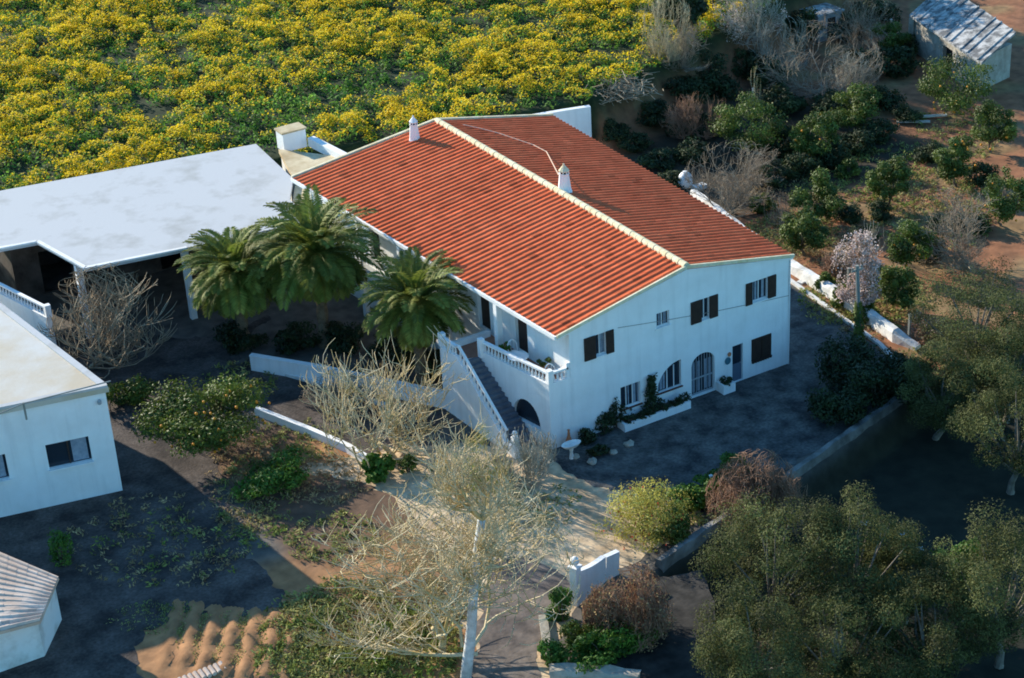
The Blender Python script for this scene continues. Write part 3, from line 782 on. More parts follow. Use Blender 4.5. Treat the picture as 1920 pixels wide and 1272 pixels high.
def leafy_tree(name, B, R, hc, leafm, label, cat, seed, n=7000, size=0.09, r0=0.11, group=None, barkm='trunk', fruit=0, clumps=26, aspect=0.5, cr=0.34, limbs=9, cvar=0.18, hollow=.35):
    """R: crown radii (x,y,z), hc: height of the crown centre above the ground point B"""
    t = thing(name, B, label, cat, group)
    rg = np.random.default_rng(seed)
    m = MB(); K = crown_leaves(m, (0, 0, hc), R, n, size, seed, clumps, aspect, clump_r=cr, cvar=cvar, hollow=hollow)
    m.build('crown', M[leafm], t)
    m = MB(); trunk_limbs(m, (0, 0, 0), K, rg, r0, max(0.3, hc - R[2] * .75), limbs); m.build('trunk', M[barkm], t)
    if fruit:
        fm = MB(); fm.lathe([(.01, -.06), (.045, -.045), (.062, 0), (.045, .045), (.01, .06)], 8); me = fm.mesh('orange', M['orange'], True)
        for i in range(fruit):
            d = rg.normal(size=3); d /= np.linalg.norm(d); d[1] = -abs(d[1]); d[0] -= .3
            o = bpy.data.objects.new('orange', me); COL.objects.link(o); o.parent = t
            o.location = tuple(np.array([0, 0, hc]) + d / np.linalg.norm(d) * np.array(R) * rg.uniform(.85, 1.02)); o.scale = [rg.uniform(0.9, 1.3)] * 3
    return t
def grow(segs, p, d, L, r, lvl, maxl, rg, P):
    n = P['seg'][min(lvl, len(P['seg']) - 1)]
    pts = [p]; rad = [r]; q = p.copy(); dd = d.copy()
    rend = r * P['taper']
    for i in range(n):
        dd = dd + rg.normal(0, P['wob'], 3) + np.array([0, 0, P['up']]) * (1 if lvl else .4)
        dd /= np.linalg.norm(dd)
        q = q + dd * L / n
        pts.append(q); rad.append(r + (rend - r) * (i + 1) / n)
    segs.append((np.array(pts), np.array(rad), lvl))
    if lvl >= maxl: return
    k = rg.integers(*P['kids'][min(lvl, len(P['kids']) - 1)])
    for j in range(k):
        tpos = rg.uniform(P['from'] if lvl else P['from0'], 1.0)
        f = tpos * n; i = min(int(f), n - 1); b = pts[i] + (pts[i + 1] - pts[i]) * (f - i)
        pd = pts[i + 1] - pts[i]; pd /= np.linalg.norm(pd)
        a = rg.normal(size=3); a -= pd * (a @ pd); a /= np.linalg.norm(a)
        ang = math.radians(rg.uniform(*P['ang']))
        nd = pd * math.cos(ang) + a * math.sin(ang)
        grow(segs, b, nd, L * rg.uniform(*P['len']) , max(P['rmin'], (r + (rend - r) * tpos) * P['rk']), lvl + 1, maxl, rg, P)
FIG = dict(seg=[3, 4, 4, 4, 3], taper=.55, wob=.15, up=.30, kids=[(5, 7), (5, 7), (4, 7), (3, 5), (2, 4)], from0=.5, ang=(28, 62), len=(.55, .85), rmin=.017, rk=.66)
FIG['from'] = .25
TWIG = dict(seg=[3, 4, 3, 3, 3], taper=.5, wob=.13, up=.05, kids=[(5, 8), (5, 8), (5, 8), (4, 7)], from0=.3, ang=(20, 55), len=(.5, .8), rmin=.011, rk=.6)
TWIG['from'] = .2
BUSH = dict(seg=[4, 4, 4, 3], taper=.5, wob=.22, up=.04, kids=[(9, 14), (8, 12), (6, 9)], from0=.1, ang=(25, 70), len=(.5, .8), rmin=.012, rk=.6, tilt=1.1)
BUSH['from'] = .2
def bare_mesh(name, R, H, trunk_h, r0, P, m, seed, lv=3, stems=1, sides=(7, 5, 4, 3, 3), lean=(0, 0), rmin=None):
    """bare branching crown scaled to radii R and total height H"""
    rg = np.random.default_rng(seed); P = dict(P)
    if rmin: P['rmin'] = rmin
    segs = []
    for s_ in range(stems):
        a = s_ * 2 * math.pi / stems + rg.uniform(0, 1)
        d = np.array([lean[0] + (P.get('tilt', .45) * math.cos(a) if stems > 1 else rg.normal(0, .05)), lean[1] + (P.get('tilt', .45) * math.sin(a) if stems > 1 else rg.normal(0, .05)), 1.0])
        grow(segs, np.array([0, 0, -.1]), d / np.linalg.norm(d), H * .5 if 'tilt' in P else max(trunk_h, .4), r0, 0, lv, rg, P)
    A = np.concatenate([s[0] for s in segs])
    if 'tilt' in P: trunk_h = 0.0
    top = np.percentile(A[:, 2], 98.5)
    cx, cy = np.median(A[:, 0]), np.median(A[:, 1])
    rx = np.percentile(abs(A[:, 0] - cx), 98.5); ry = np.percentile(abs(A[:, 1] - cy), 98.5)
    mb = MB()
    for pts, rad, lvl in segs:
        q = pts.copy()
        w = np.clip(q[:, 2] / max(trunk_h, .4), 0, 1) if lvl == 0 and 'tilt' not in P else np.ones(len(q))
        sx = 1 + (R[0] / rx - 1) * w; sy = 1 + (R[1] / ry - 1) * w
        q[:, 0] = (q[:, 0] - cx * w) * sx; q[:, 1] = (q[:, 1] - cy * w) * sy
        if 'tilt' in P: q[:, :2] = pts[:, :2] * [R[0] / rx, R[1] / ry]
        zz = q[:, 2]; k = (H - trunk_h) / max(.1, top - trunk_h)
        q[:, 2] = np.where((zz > trunk_h) | (lvl > 0), trunk_h + (zz - trunk_h) * k, zz)
        zc, hz = (H * .3, H * .72) if 'tilt' in P else (trunk_h + (H - trunk_h) * .38, (H - trunk_h) * .66)
        u = np.sqrt((q[:, 0] / R[0]) ** 2 + (q[:, 1] / R[1]) ** 2 + ((q[:, 2] - zc) / hz) ** 2)
        f = np.where(u > .72, (.72 + .34 * np.tanh((u - .72) / .34)) / np.maximum(u, 1e-6), 1.0)
        if lvl == 0 and 'tilt' not in P: f = np.ones(len(q))
        q = np.c_[q[:, 0] * f, q[:, 1] * f, zc + (q[:, 2] - zc) * f]
        if lvl: q[:, 2] = np.where(q[:, 2] < .45, .45 + .25 * np.tanh((q[:, 2] - .45) / .5), q[:, 2])
        mb.tube(q, rad, sides[min(lvl, len(sides) - 1)], cap=lvl < 2)
    return mb, segs
def bare_tree(name, B, R, H, trunk_h, r0, P, m, label, cat, seed, lv=3, stems=1, group=None, trunkm=None, leaf=None, rmin=None, lean=(0, 0)):
    t = thing(name, B, label, cat, group)
    mb, segs = bare_mesh('branches', R, H, trunk_h, r0, P, m, seed, lv, stems, rmin=rmin, lean=lean)
    # the first tube of each stem is the trunk
    tr = MB(); br = MB(); k = 0; nv = 0
    fi = 0
    for pts, rad, lvl in segs:
        v = mb.v[k]; nf = 1 + (2 if lvl < 2 else 0)
        fs = [f - nv for f in mb.f[fi:fi + nf]]
        (tr if lvl == 0 else br).add(v, fs)
        nv += len(v); fi += nf; k += 1
    tr.build('trunk', trunkm or m, t, True)
    br.build('branches', m, t, True)
    if leaf:
        lm, n, size = leaf
        rg = np.random.default_rng(seed + 5)
        tips = np.concatenate([mb.v[i][-6:] for i, s in enumerate(segs) if s[2] >= 2])
        C = tips[rg.integers(0, len(tips), n)] + rg.normal(0, .07, (n, 3))
        Nn = rg.normal(size=(n, 3)) + [0, 0, .4]; Nn /= np.linalg.norm(Nn, axis=1)[:, None]
        l = MB(); leaf_quads(l, C, Nn, size, rg, .7); l.build('blossom' if lm == 'blossom' else 'leaves', M[lm], t)
    return t
def bush(name, B, R, leafm, label, cat, seed, n=3500, size=.07, group=None, aspect=.5, clumps=18, flowers=0, fm='red_flower', cvar=.18):
    t = thing(name, B, label, cat, group)
    m = MB(); K = crown_leaves(m, (0, 0, R[2] * .75), R, n, size, seed, clumps, aspect, clump_r=.42, squash_low=.8, cvar=cvar)
    m.build('foliage', M[leafm], t)
    rg = np.random.default_rng(seed)
    s = MB()
    for k in K[:12]: s.tube([(rg.normal(0, .06), rg.normal(0, .06), -.1), k * [.4, .4, .6], k], [.03, .02, .008], 4)
    s.build('stems', M['trunk'], t)
    if flowers:
        C = K[rg.integers(0, len(K), flowers)] * [1, 1, .9] + rg.normal(0, .3, (flowers, 3)) * R * .6
        Nn = rg.normal(size=(flowers, 3)) + [0, 0, .5]; Nn /= np.linalg.norm(Nn, axis=1)[:, None]
        f = MB(); leaf_quads(f, C, Nn, .06, rg, .9, np.ones(flowers)); o = f.build('flowers', M[fm], t); o['kind'] = 'stuff'
    return t

# ------------------------------------------------------------------ palms
def palm_crown(seed, nf, L, up=1.0):
    rg = np.random.default_rng(seed); mb = MB()
    for i in range(nf):
        az = i * 2.39996 + rg.uniform(-.2, .2)
        t0 = (i + .5) / nf
        el = math.radians(80 - 118 * t0 ** 0.9 + rg.normal(0, 6))
        l = L * rg.uniform(.85, 1.1) * (0.75 + .25 * math.sin(math.pi * min(1, t0 + .2)))
        h = np.array([math.cos(az), math.sin(az), 0])
        pts = []; p = h * .1 + np.array([0, 0, .1]); e = el; ns = 12
        for k in range(ns + 1):
            pts.append(p.copy())
            p = p + (h * math.cos(e) + np.array([0, 0, math.sin(e)])) * l / ns
            e -= math.radians(rg.uniform(4.5, 7.5) * (0.4 + k / ns * 1.5))
        pts = np.array(pts)
        tb = rg.uniform(.75, 1.3)
        n0 = mb.n
        mb.tube(pts, np.linspace(.035, .008, ns + 1), 4, False); mb.t[-1] = np.full(len(mb.f[-1]), 1.25)
        side = np.cross(h, [0, 0, 1]); nl = 46
        f = np.linspace(.12, .99, nl) * ns; ii = np.minimum(f.astype(int), ns - 1); fr = (f - ii)[:, None]
        P = pts[ii] + (pts[ii + 1] - pts[ii]) * fr
        T = pts[ii + 1] - pts[ii]; T /= np.linalg.norm(T, axis=1)[:, None]
        U = np.cross(side, T); U *= np.sign(U[:, 2:3] + 1e-6)
        ll = (0.62 * np.sin(np.pi * (0.12 + .8 * np.linspace(0, 1, nl))) + .12)[:, None] * L / 3.6
        for sgn in (-1, 1):
            dirv = side * sgn * .80 + T * .50 + U * rg.uniform(.10, .35, (nl, 1)) ; dirv /= np.linalg.norm(dirv, axis=1)[:, None]
            w = T * .055 * L / 3.6
            tip = P + dirv * ll - np.array([0, 0, 1]) * ll * .18
            midp = P + dirv * ll * .5
            V = np.stack([P - w * .5, midp - w, tip, midp + w], 1).reshape(-1, 3)
            mb.add(V, [np.arange(4 * nl).reshape(-1, 4)], tb * rg.uniform(.8, 1.2, nl))
    return mb
def palm(px, py, zc, L, nf, seed, label):
    p = at(px, py, zc); B = np.array([p[0], p[1], 0.0])
    t = thing('palm_tree', B, label, 'palm tree', 'palm trees beside the house')
    m = MB(); zz = np.linspace(-.1, zc, 16); rr = 0.30 + 0.05 * np.sin(np.arange(16) * 2.6); rr[0] = .42; rr[-1] = .24
    m.tube(np.c_[0.08 * np.sin(zz * .5), 0 * zz, zz], rr, 10); m.build('trunk', M['palm_trunk'], t)
    palm_crown(seed, nf, L).build('crown', M['palm'], t, loc=(0.08 * math.sin(zc * .5), 0, zc))
palm(440, 515, 4.3, 3.2, 84, 11, 'lower palm with drooping fronds in front of the flat white roof')
palm(590, 478, 5.3, 3.8, 84, 12, 'tallest palm, its fronds reaching between the white and the red roof')
palm(778, 572, 4.5, 3.2, 76, 13, 'palm nearest the outside stair, below the red eave')

# ------------------------------------------------------------------ flat white roof building at the back
wb = thing('flat_roofed_barn', (-7, 30, 0), 'long white flat roofed outbuilding behind the palms at upper left', 'outbuilding')
def rel(o, pts): return [np.asarray(p, float) - np.array(o.location) for p in pts]
RP = [at(0, 358, 4.6), at(480, 270, 4.6), at(572, 326, 4.6), (0.0, 25.3, 4.6), (-0.9, 21.9, 4.6), at(350, 465, 4.6), at(160, 503, 4.6), at(70, 453, 4.6), at(0, 466, 4.6), at(-400, 560, 4.6), at(-400, 440, 4.6)]
RP[2] = np.array([0.2, 27.6, 4.6]); RP[3] = np.array([-1.25, 25.0, 4.6]); RP[4] = np.array([-1.5, 21.6, 4.6])
q = rel(wb, RP)
m = MB(); P2 = [p[:2] for p in q]
V = np.array([(p[0], p[1], 0) for p in P2]); T = np.array(geometry.tessellate_polygon([[Vector(v) for v in V]]))
nn = np.cross(V[T[:, 1]] - V[T[:, 0]], V[T[:, 2]] - V[T[:, 0]])[:, 2]; T[nn < 0] = T[nn < 0][:, ::-1]
k = len(V); i = np.arange(k); j = (i + 1) % k
ar = np.sum(V[:, 0] * np.roll(V[:, 1], -1) - np.roll(V[:, 0], -1) * V[:, 1])
sq = np.c_[i, j, j + k, i + k] if ar > 0 else np.c_[i, i + k, j + k, j]
m.add(np.concatenate([V + [0, 0, 4.38], V + [0, 0, 4.6]]), [T[:, ::-1], T + k, sq]); rf = m.build('roof', M['roof_white'], wb)
m = MB()
for a_, b_ in ((q[5], q[6]), (q[6], q[7]), (q[7], q[8])):
    m.bar(np.array([a_[0], a_[1], 4.61]), np.array([b_[0], b_[1], 4.61]), 0.22, 0.10)
m.build('roof_kerb', M['old_plaster'], rf)
wl = MB()
wpts = [np.array(p) for p in ((-15.5, 31.8), (-2.6, 29.2), (-0.9, 28.6), (0.3, 33.2), (-15.9, 36.2))]
for a_, b_ in zip(wpts, wpts[1:] + wpts[:1]):
    L_ = np.linalg.norm(b_ - a_); d_ = (b_ - a_) / L_; n_ = np.array([d_[1], -d_[0], 0])
    hs = [rect(1.5, 3.2, 0.1, 2.6), rect(5.0, 6.2, 1.0, 2.2), rect(8.2, 9.4, .1, 2.2)] if a_[1] == 31.8 else []
    wall_panel(wl, [(0, -.2), (L_, -.2), (L_, 4.37), (0, 4.37)], hs, np.array([a_[0], a_[1], 0]) - np.array(wb.location), (d_[0], d_[1], 0), (0, 0, 1), n_, .25)
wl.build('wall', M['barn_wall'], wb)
for pp in (at(150, 503, 4.35) + np.array([.05, .35, 0]), at(345, 470, 4.35) + np.array([0.2, .4, 0])):
    p = rel(wb, [pp])[0]
    m = MB(); m.box((p[0] - .17, p[1] - .0, -.1), (p[0] + .17, p[1] + .34, 4.378)); m.build('pillar', M['plaster'], wb)
# balustrade in its shade
t = thing('balustrade', at(45, 560, 2.9) * [1, 1, 0], 'white balustrade in the shade under the barn roof at the left edge', 'balustrade')
a_ = at(-60, 500, 3.3) - np.array(t.location); b_ = at(88, 575, 3.3) - np.array(t.location)
m = MB(); m.bar(a_ * [1, 1, 0] + [0, 0, 1.3], b_ * [1, 1, 0] + [0, 0, 1.3], 0.3, 2.8); m.build('base_wall', M['plaster'], t)
balustrade(a_, b_, 2.71, 2.71, t, 0.3)
m = MB(); m.box((b_[0] - .15, b_[1] - .15, 2.7), (b_[0] + .15, b_[1] + .15, 3.4)); m.build('end_post', M['plaster'], t)

# low annex between barn and house, with a block shaped chimney
an = thing('annex', (3, 29, 0), 'low annex with a tan flat roof squeezed between white roof and red roof', 'outbuilding')
c4 = [at(522, 280, 4.3), at(640, 300, 4.3), (2.2, 24.7, 4.3), (-1.0, 25.2, 4.3), (0.35, 27.7, 4.3)]
c4[1] = np.array([4.6, 29.0, 4.3])
q = rel(an, c4)
m = MB(); m.prism([p[:2] for p in q], 4.05, 4.3); m.build('roof', M['tan_roof'], an)
m = MB(); m.prism([(p[0] * .96, p[1] * .96) for p in q], -.1, 4.05); m.build('wall', M['old_plaster'], an)
m = MB(); a_ = at(583, 262, 4.5) - np.array(an.location); b_ = at(655, 299, 4.5) - np.array(an.location)
m.bar(a_ * [1, 1, 0] + [0, 0, 4.40], b_ * [1, 1, 0] + [0, 0, 4.40], 0.45, 0.55); m.build('parapet', M['plaster'], an)
cb = at(548, 268, 4.4)
t = thing('block_chimney', cb, 'squat white block chimney with a stained top behind the tan flat roof', 'chimney')
m = MB(); m.box((-.75, -.45, -.3), (.75, .55, .85)); m.build('block', M['plaster'], t)
m = MB(); m.box((-.82, -.52, .851), (.82, .62, .95)); m.build('top_slab', M['tan_roof'], t)

# ------------------------------------------------------------------ near-left white house
lb = thing('white_house', (-18.5, 8.85, 0), 'white flat roofed house cut off by the left edge of the picture', 'house')
C_ = np.array([-18.1, 8.82]); F_ = np.array([-28.0, 10.9]); S_ = at(0, 573, 5.6)[:2]; dS = (S_ - C_) / np.linalg.norm(S_ - C_)
BK = C_ + dS * 15; BF = F_ + dS * 15
o_ = np.array([-18.5, 8.85])
dF = (F_ - C_) / np.linalg.norm(F_ - C_); LF = np.linalg.norm(F_ - C_)
m = MB()
nF = np.array([-dF[1], dF[0], 0]); nF = nF if nF[1] < 0 else -nF
wr = [(1.10, 3.05), (4.85, 6.2)]
holes = [rect(a, b, 1.95, 3.22) for a, b in wr]
wall_panel(m, [(0, -.2), (LF, -.2), (LF, 5.3), (0, 5.3)], holes, np.array([C_[0] - o_[0], C_[1] - o_[1], 0]), (dF[0], dF[1], 0), (0, 0, 1), nF, .3)
for a_, b_ in ((C_, BK), (BK, BF), (BF, F_)):
    d_ = (b_ - a_) / np.linalg.norm(b_ - a_); n_ = np.array([d_[1], -d_[0], 0])
    a2 = a_ + (d_ * 0.3 if a_ is C_ else 0)
    wall_panel(m, [(0, -.2), (np.linalg.norm(b_ - a2), -.2), (np.linalg.norm(b_ - a2), 5.3), (0, 5.3)], [], np.array([a2[0] - o_[0], a2[1] - o_[1], 0]), (d_[0], d_[1], 0), (0, 0, 1), n_, .3)
m.build('wall', M['plaster'], lb)
ov = 0.12
cc = [C_ - dS * ov - dF * ov, F_ - dS * ov, BF, BK - dF * ov]
m = MB(); m.prism([c - o_ for c in cc], 5.3, 5.58); rf = m.build('roof', M['roof_beige'], lb)
m = MB(); e_ = [np.array([*(c - o_), 5.60]) for c in cc]
m.bar(e_[0] + np.array([*dS, 0]) * .14, e_[1] + np.array([*dS, 0]) * .14, .28, .12); m.bar(e_[0] + np.array([*dF, 0]) * .16 + np.array([*dS, 0]) * .285, e_[3] + np.array([*dF, 0]) * .16, .32, .12)
m.build('roof_edge', M['roof_white'], rf)
m = MB(); p = at(50, 787, 5.6); p = np.array([p[0] - o_[0], p[1] - o_[1], 5.6])
pc = e_[0] + [0.2, .2, .1]
m.tube([p, p + [0, 0, .85]], .05, 6); m.tube([pc, p + [0, 0, .8], p + (p - pc) * 1.3 + [0, 0, 1.0]], .035, 5); m.build('railing', M['pole'], rf)
for a, b in wr:
    w0 = np.array([C_[0] - o_[0], C_[1] - o_[1], 0]) - nF * .2
    u_ = np.array([*dF, 0]); m = MB(); m.bar(w0 + u_ * a + [0, 0, 2.58], w0 + u_ * b + [0, 0, 2.58], .04, 1.28); wn = m.build('window', M['glass'], lb)
    m = MB(); m.bar(w0 + nF * .05 + u_ * ((a + b) / 2) + [0, 0, 1.96], w0 + nF * .05 + u_ * ((a + b) / 2) + [0, 0, 3.2], .06, .06, nF); m.build('frame', M['shutter'], wn)
    m = MB(); m.bar(w0 + nF * .03 + u_ * (a + .12) + [0, 0, 2.58], w0 + nF * .03 + u_ * (a + (b - a) * .42) + [0, 0, 2.58], .01, 1.15); m.build('curtain', M['curtain'], wn)
    m = MB(); m.bar(w0 + nF * .2 + u_ * (a - .06) + [0, 0, 1.9], w0 + nF * .2 + u_ * (b + .06) + [0, 0, 1.9], .3, .08); m.build('sill', M['plaster'], wn)
m = MB(); c_ = np.array([C_[0] - o_[0], C_[1] - o_[1], 0]) + np.array([*dF, 0]) * .35 + nF * .12
m.lathe([(.02, 4.75), (.09, 4.8), (.1, 4.95), (.03, 5.02)], 8, c_); m.build('wall_lamp', M['iron'], lb)

# small shed roof in the lower left corner
sh = thing('tiled_shed', at(20, 1120, 0), 'small shed with a faded pinkish tiled roof at the lower left edge', 'shed')
c4 = [at(-60, 1010, 2.7), at(110, 1082, 2.3), at(75, 1165, 2.1), at(-60, 1200, 2.4)]
q = rel(sh, c4)
m = MB(); m.add(np.array(q + [p - [0, 0, .14] for p in q]), [[0, 1, 2, 3][::-1], [4, 5, 6, 7], [0, 1, 5, 4], [1, 2, 6, 5], [2, 3, 7, 6], [3, 0, 4, 7]]); rf = m.build('roof', M['pink_tile'], sh); needs_tint(rf.data)
tl = tile_slope(q[0], q[3], q[1], q[2], 14, 9, 8).build('roof_tiles', M['pink_tile'], rf)
m = MB(); m.prism([(p[0] * .9, p[1] * .9) for p in q], -.1, [2.5, 2.1, 1.9, 2.2]); m.build('wall', M['old_plaster'], sh)
# little low brick thing at the bottom edge
t = thing('clay_tile_stack', at(385, 1268, 0), 'row of pale clay tiles stacked on the ground at the bottom edge', 'tile stack')
for k in range(9):
    m = MB(); a = k * .22 - 1.0; m.tube([(a, -.25, .12), (a, .25, .16)], .10, 8); m.build('tile', M['pink_tile'], t); needs_tint(t.children[-1].data)

# ------------------------------------------------------------------ walls and kerbs
def wall_run(name, pts, h, w, m, label, cat, hb=-.3, top=None, group=None):
    pts = [np.array([p[0], p[1], 0.0]) for p in pts]
    o = pts[0]; mb = MB(); tp = MB()
    for a_, b_ in zip(pts[:-1], pts[1:]):
        a_, b_ = a_ - o, b_ - o
        mb.bar(a_ + [0, 0, (h + hb) / 2], b_ + [0, 0, (h + hb) / 2], w, h - hb)
        if top: tp.bar(a_ + [0, 0, h + .035], b_ + [0, 0, h + .035], w + .08, .07)
    if top:
        t = thing(name, o, label, cat, group); mb.build('body', m, t); tp.build('coping', top, t); return t
    return tag(mb.build(name, m, loc=o), label, cat, group)
wall_run('garden_wall', [at(470, 668, .8), at(600, 690, .8), at(720, 715, .8), at(848, 742, .8)], .85, .22, M['plaster'], 'low white wall running from the palms to the outside stair', 'wall', top=M['plaster'])
wall_run('path_kerb', [at(505, 695), at(610, 725), at(730, 765)], .16, .25, M['kerb'], 'thin pale kerb beside the low white wall below the palms', 'kerb')
wall_run('garden_wall', [at(480, 764, .4), at(580, 803, .4), at(650, 833, .4), at(708, 868, .4)], .42, .26, M['plaster'], 'low sunlit white wall edging the bare fig tree bed', 'wall')
wall_run('path_kerb', [at(1385, 455), at(1480, 527), at(1570, 592), at(1650, 648), at(1690, 690)], .14, .22, M['kerb'], 'thin white kerb of the concrete path right of the house', 'kerb')
wall_run('path_kerb', [at(1498, 533), at(1527, 516)], .10, .35, M['kerb'], 'short pale slab across the red soil strip beside the house', 'kerb')
wall_run('retaining_wall', [(11, 32.4), at(1060, 207, 3.05), at(1106, 200, 3.05)], 3.1, .35, M['plaster'], 'tall white retaining wall below the flower field behind the red roof', 'wall')
wall_run('drive_kerb', [at(1018, 1160), at(1024, 1200), at(1022, 1236)], .2, .35, M['stone'], 'short beige stone kerb left of the bright green bush', 'kerb')
def wall_strip(name, pts, hs, w, m, label, cat, hb=-.3, seed=1, jit=.022):
    rg = np.random.default_rng(seed); P = []; H = []
    for i in range(len(pts) - 1):
        a, b = np.array(pts[i][:2], float), np.array(pts[i + 1][:2], float); n = max(2, int(np.linalg.norm(b - a) / .55))
        for k in range(n): P.append(a + (b - a) * k / n); H.append(hs[i] + (hs[i + 1] - hs[i]) * k / n)
    P.append(np.array(pts[-1][:2], float)); H.append(hs[-1]); P = np.array(P); H = np.array(H); o = np.array([P[0][0], P[0][1], 0])
    D = np.gradient(P, axis=0); D /= np.linalg.norm(D, axis=1)[:, None]; N_ = np.c_[-D[:, 1], D[:, 0]]
    n = len(P); ring = []
    for sx, sz_ in ((-1, 0), (-1, .82), (-.7, 1), (.7, 1), (1, .82), (1, 0)):
        q = P + N_ * sx * (w / 2) + rg.normal(0, jit, (n, 2)) - o[:2]
        z = hb + (H - hb) * sz_ + (rg.normal(0, jit, n) if sz_ else 0); ring.append(np.c_[q, z])
    V = np.stack(ring, 1).reshape(-1, 3); i = np.arange(n - 1)[:, None] * 6; j = np.arange(6)[None]; mb = MB()
    mb.add(V, [np.stack([i + j, i + 6 + j, i + 6 + (j + 1) % 6, i + (j + 1) % 6], -1).reshape(-1, 4), np.arange(6), np.arange(6)[::-1] + (n - 1) * 6])
    return tag(mb.build(name, m, loc=o), label, cat)
wall_strip('boundary_wall', [at(1300, 355, .5), at(1400, 430, .6), at(1480, 487, .6), at(1600, 562, .7), at(1680, 615, .75), at(1722, 642, .4)], [.5, .55, .6, .75, .7, .2], .5, M['old_plaster'], 'thick whitewashed garden wall in the sun between house and orchard', 'wall', seed=3)
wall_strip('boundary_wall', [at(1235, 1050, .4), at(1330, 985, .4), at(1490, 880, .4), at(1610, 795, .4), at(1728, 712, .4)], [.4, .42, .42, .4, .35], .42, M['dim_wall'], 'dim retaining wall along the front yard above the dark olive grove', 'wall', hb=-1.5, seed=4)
wall_strip('low_stone_wall', [at(1030, 1252, .45), at(1110, 1256, .45), at(1200, 1262, .45)], [.45, .55, .5], .6, M['stone'], 'rough low stone wall at the bottom edge below the green bushes', 'wall', seed=5, jit=.05)
# gate wall with ball finial
A_ = at(1081, 1132); B_ = at(1133, 1088); L_ = np.linalg.norm((B_ - A_)[:2])
t = thing('gate_wall', A_, 'short white gateway wall with a scooped top and ball topped pillar', 'wall')
u_ = (B_ - A_) / np.linalg.norm(B_ - A_)
tt = np.linspace(0, 1, 9); top_ = [(s_ * L_, 1.62 - .40 * s_ - .10 * math.sin(s_ * math.pi)) for s_ in tt]
m = MB(); n_ = np.array([u_[1], -u_[0], 0])
wall_panel(m, [(0.1, -.2), (L_, -.2)] + top_[::-1][:-1] + [(0.1, 1.62)], [], n_ * .12, u_, (0, 0, 1), n_, .24); m.build('panel', M['plaster'], t)
e_ = u_ * L_; m = MB(); m.bar(e_ + [0.02, 0, .5] , e_ + np.array([.75, .1, .45]), .24, 1.36); m.build('return_wall', M['plaster'], t)
m = MB(); m.bar((0, 0, -.2), (0, 0, 1.8), .34, .34, tuple(u_)); m.bar((0, 0, 1.8), (0, 0, 1.9), .44, .44, tuple(u_)); m.build('pillar', M['plaster'], t)
m = MB(); m.lathe([(.06, 1.9), (.08, 1.95), (.17, 2.02), (.2, 2.13), (.16, 2.25), (.05, 2.32), (.005, 2.33)], 12); m.build('ball_finial', M['old_plaster'], t)

# ------------------------------------------------------------------ poles, posts and little things
B = spot(1612, 648); t = thing('utility_pole', B, 'grey utility pole overgrown with ivy at its foot right of the house', 'pole')
tp = above(1607, 498, B) - B
m = MB(); m.tube([(0, 0, -.2), tp * .5, tp], [.14, .12, .10], 8); m.build('pole', M['pole'], t)
m = MB(); m.bar(tp + [-.35, 0, -.25], tp + [.35, 0, -.25], .08, .1)
for x in (-.28, 0, .28): m.lathe([(.03, -.2), (.05, -.14), (.03, -.06), (.005, -.05)], 6, tp + [x, 0, 0])
m.build('crossarm', M['pole'], t)
m = MB(); rg = np.random.default_rng(5); n = 900; h_ = rg.uniform(0, 1, n) ** 1.5 * tp[2] * .55; a = rg.uniform(0, 6.3, n); rr = .16 + .22 * rg.random(n) * (1 - h_ / (tp[2] * .6))
C = np.c_[rr * np.cos(a) + tp[0] * h_ / tp[2], rr * np.sin(a) + tp[1] * h_ / tp[2], h_]; N_ = np.c_[np.cos(a), np.sin(a), 0 * a + .4]; N_ /= np.linalg.norm(N_, axis=1)[:, None]
leaf_quads(m, C, N_, .08, rg, .7); m.build('ivy', M['citrus'], t)
for (px, py, h, lab) in ((1590, 545, 1.3, 'thin grey post in front of the pink almond tree'), (1704, 640, 1.5, 'grey fence post at the lower end of the thick garden wall'), (1333, 925, 0.9, 'short white post standing in the hedge by the yard'), (1412, 212, 1.7, 'thin white pole among the trees behind the citrus'), (1670, 62, 1.0, 'pale post beside the small dark citrus at the top')):
    B = spot(px, py); m = MB(); m.bar((0, 0, -.2), (0, 0, h), .12, .12, (0, 1, 0)); m.bar((0, 0, h), (0, 0, h + .05), .15, .15, (0, 1, 0))
    tag(m.build('post', M['kerb'] if 'white' in lab or 'pale' in lab else M['pole'], loc=B), lab, 'post')
B = spot(1285, 352); t = thing('water_tank', B, 'rounded white water tank beside the bare tree behind the house', 'tank')
m = MB(); m.lathe([(.3, 0), (.42, .12), (.46, .4), (.42, .75), (.28, .95), (.16, 1.0)], 16); m.build('body', M['white_metal'], t, True)
m = MB(); m.lathe([(.15, .99), (.17, 1.03), (.15, 1.08), (.02, 1.1)], 12); m.build('lid', M['old_plaster'], t)
m = MB(); m.box((.1, -.9, 0), (1.0, -.4, .25)); tag(m.build('stone_block', M['kerb'], loc=B), 'pale stone block on the ground below the white water tank', 'stone block')
for (px, py, dx, lab) in ((1735, 222, (1.5, -.9), 'upper of two bleached planks lying on red soil'), (1712, 232, (1.0, -.9), 'lower and shorter of two bleached planks lying on red soil')):
    B = spot(px, py); m = MB(); m.bar((-dx[0] * .8, -dx[1] * .8, .12), (dx[0] * .8, dx[1] * .8, .16), .3, .08); tag(m.build('plank', M['wood'], loc=B), lab, 'plank')
rg = np.random.default_rng(3)
def rock(px, py, r, lab, m='pale_rock', group=None, seed=0):
    B = spot(px, py); rg = np.random.default_rng(seed)
    mb = MB(); prof = [(.02, -.1), (r * .9, 0), (r, r * .35), (r * .7, r * .7), (.03, r * .8)]
    mb.lathe(prof, 9); mb.v[-1] = mb.v[-1] * rg.uniform(.8, 1.2, (len(mb.v[-1]), 1)); return tag(mb.build('rock', M[m], loc=B), lab, 'rock', group)
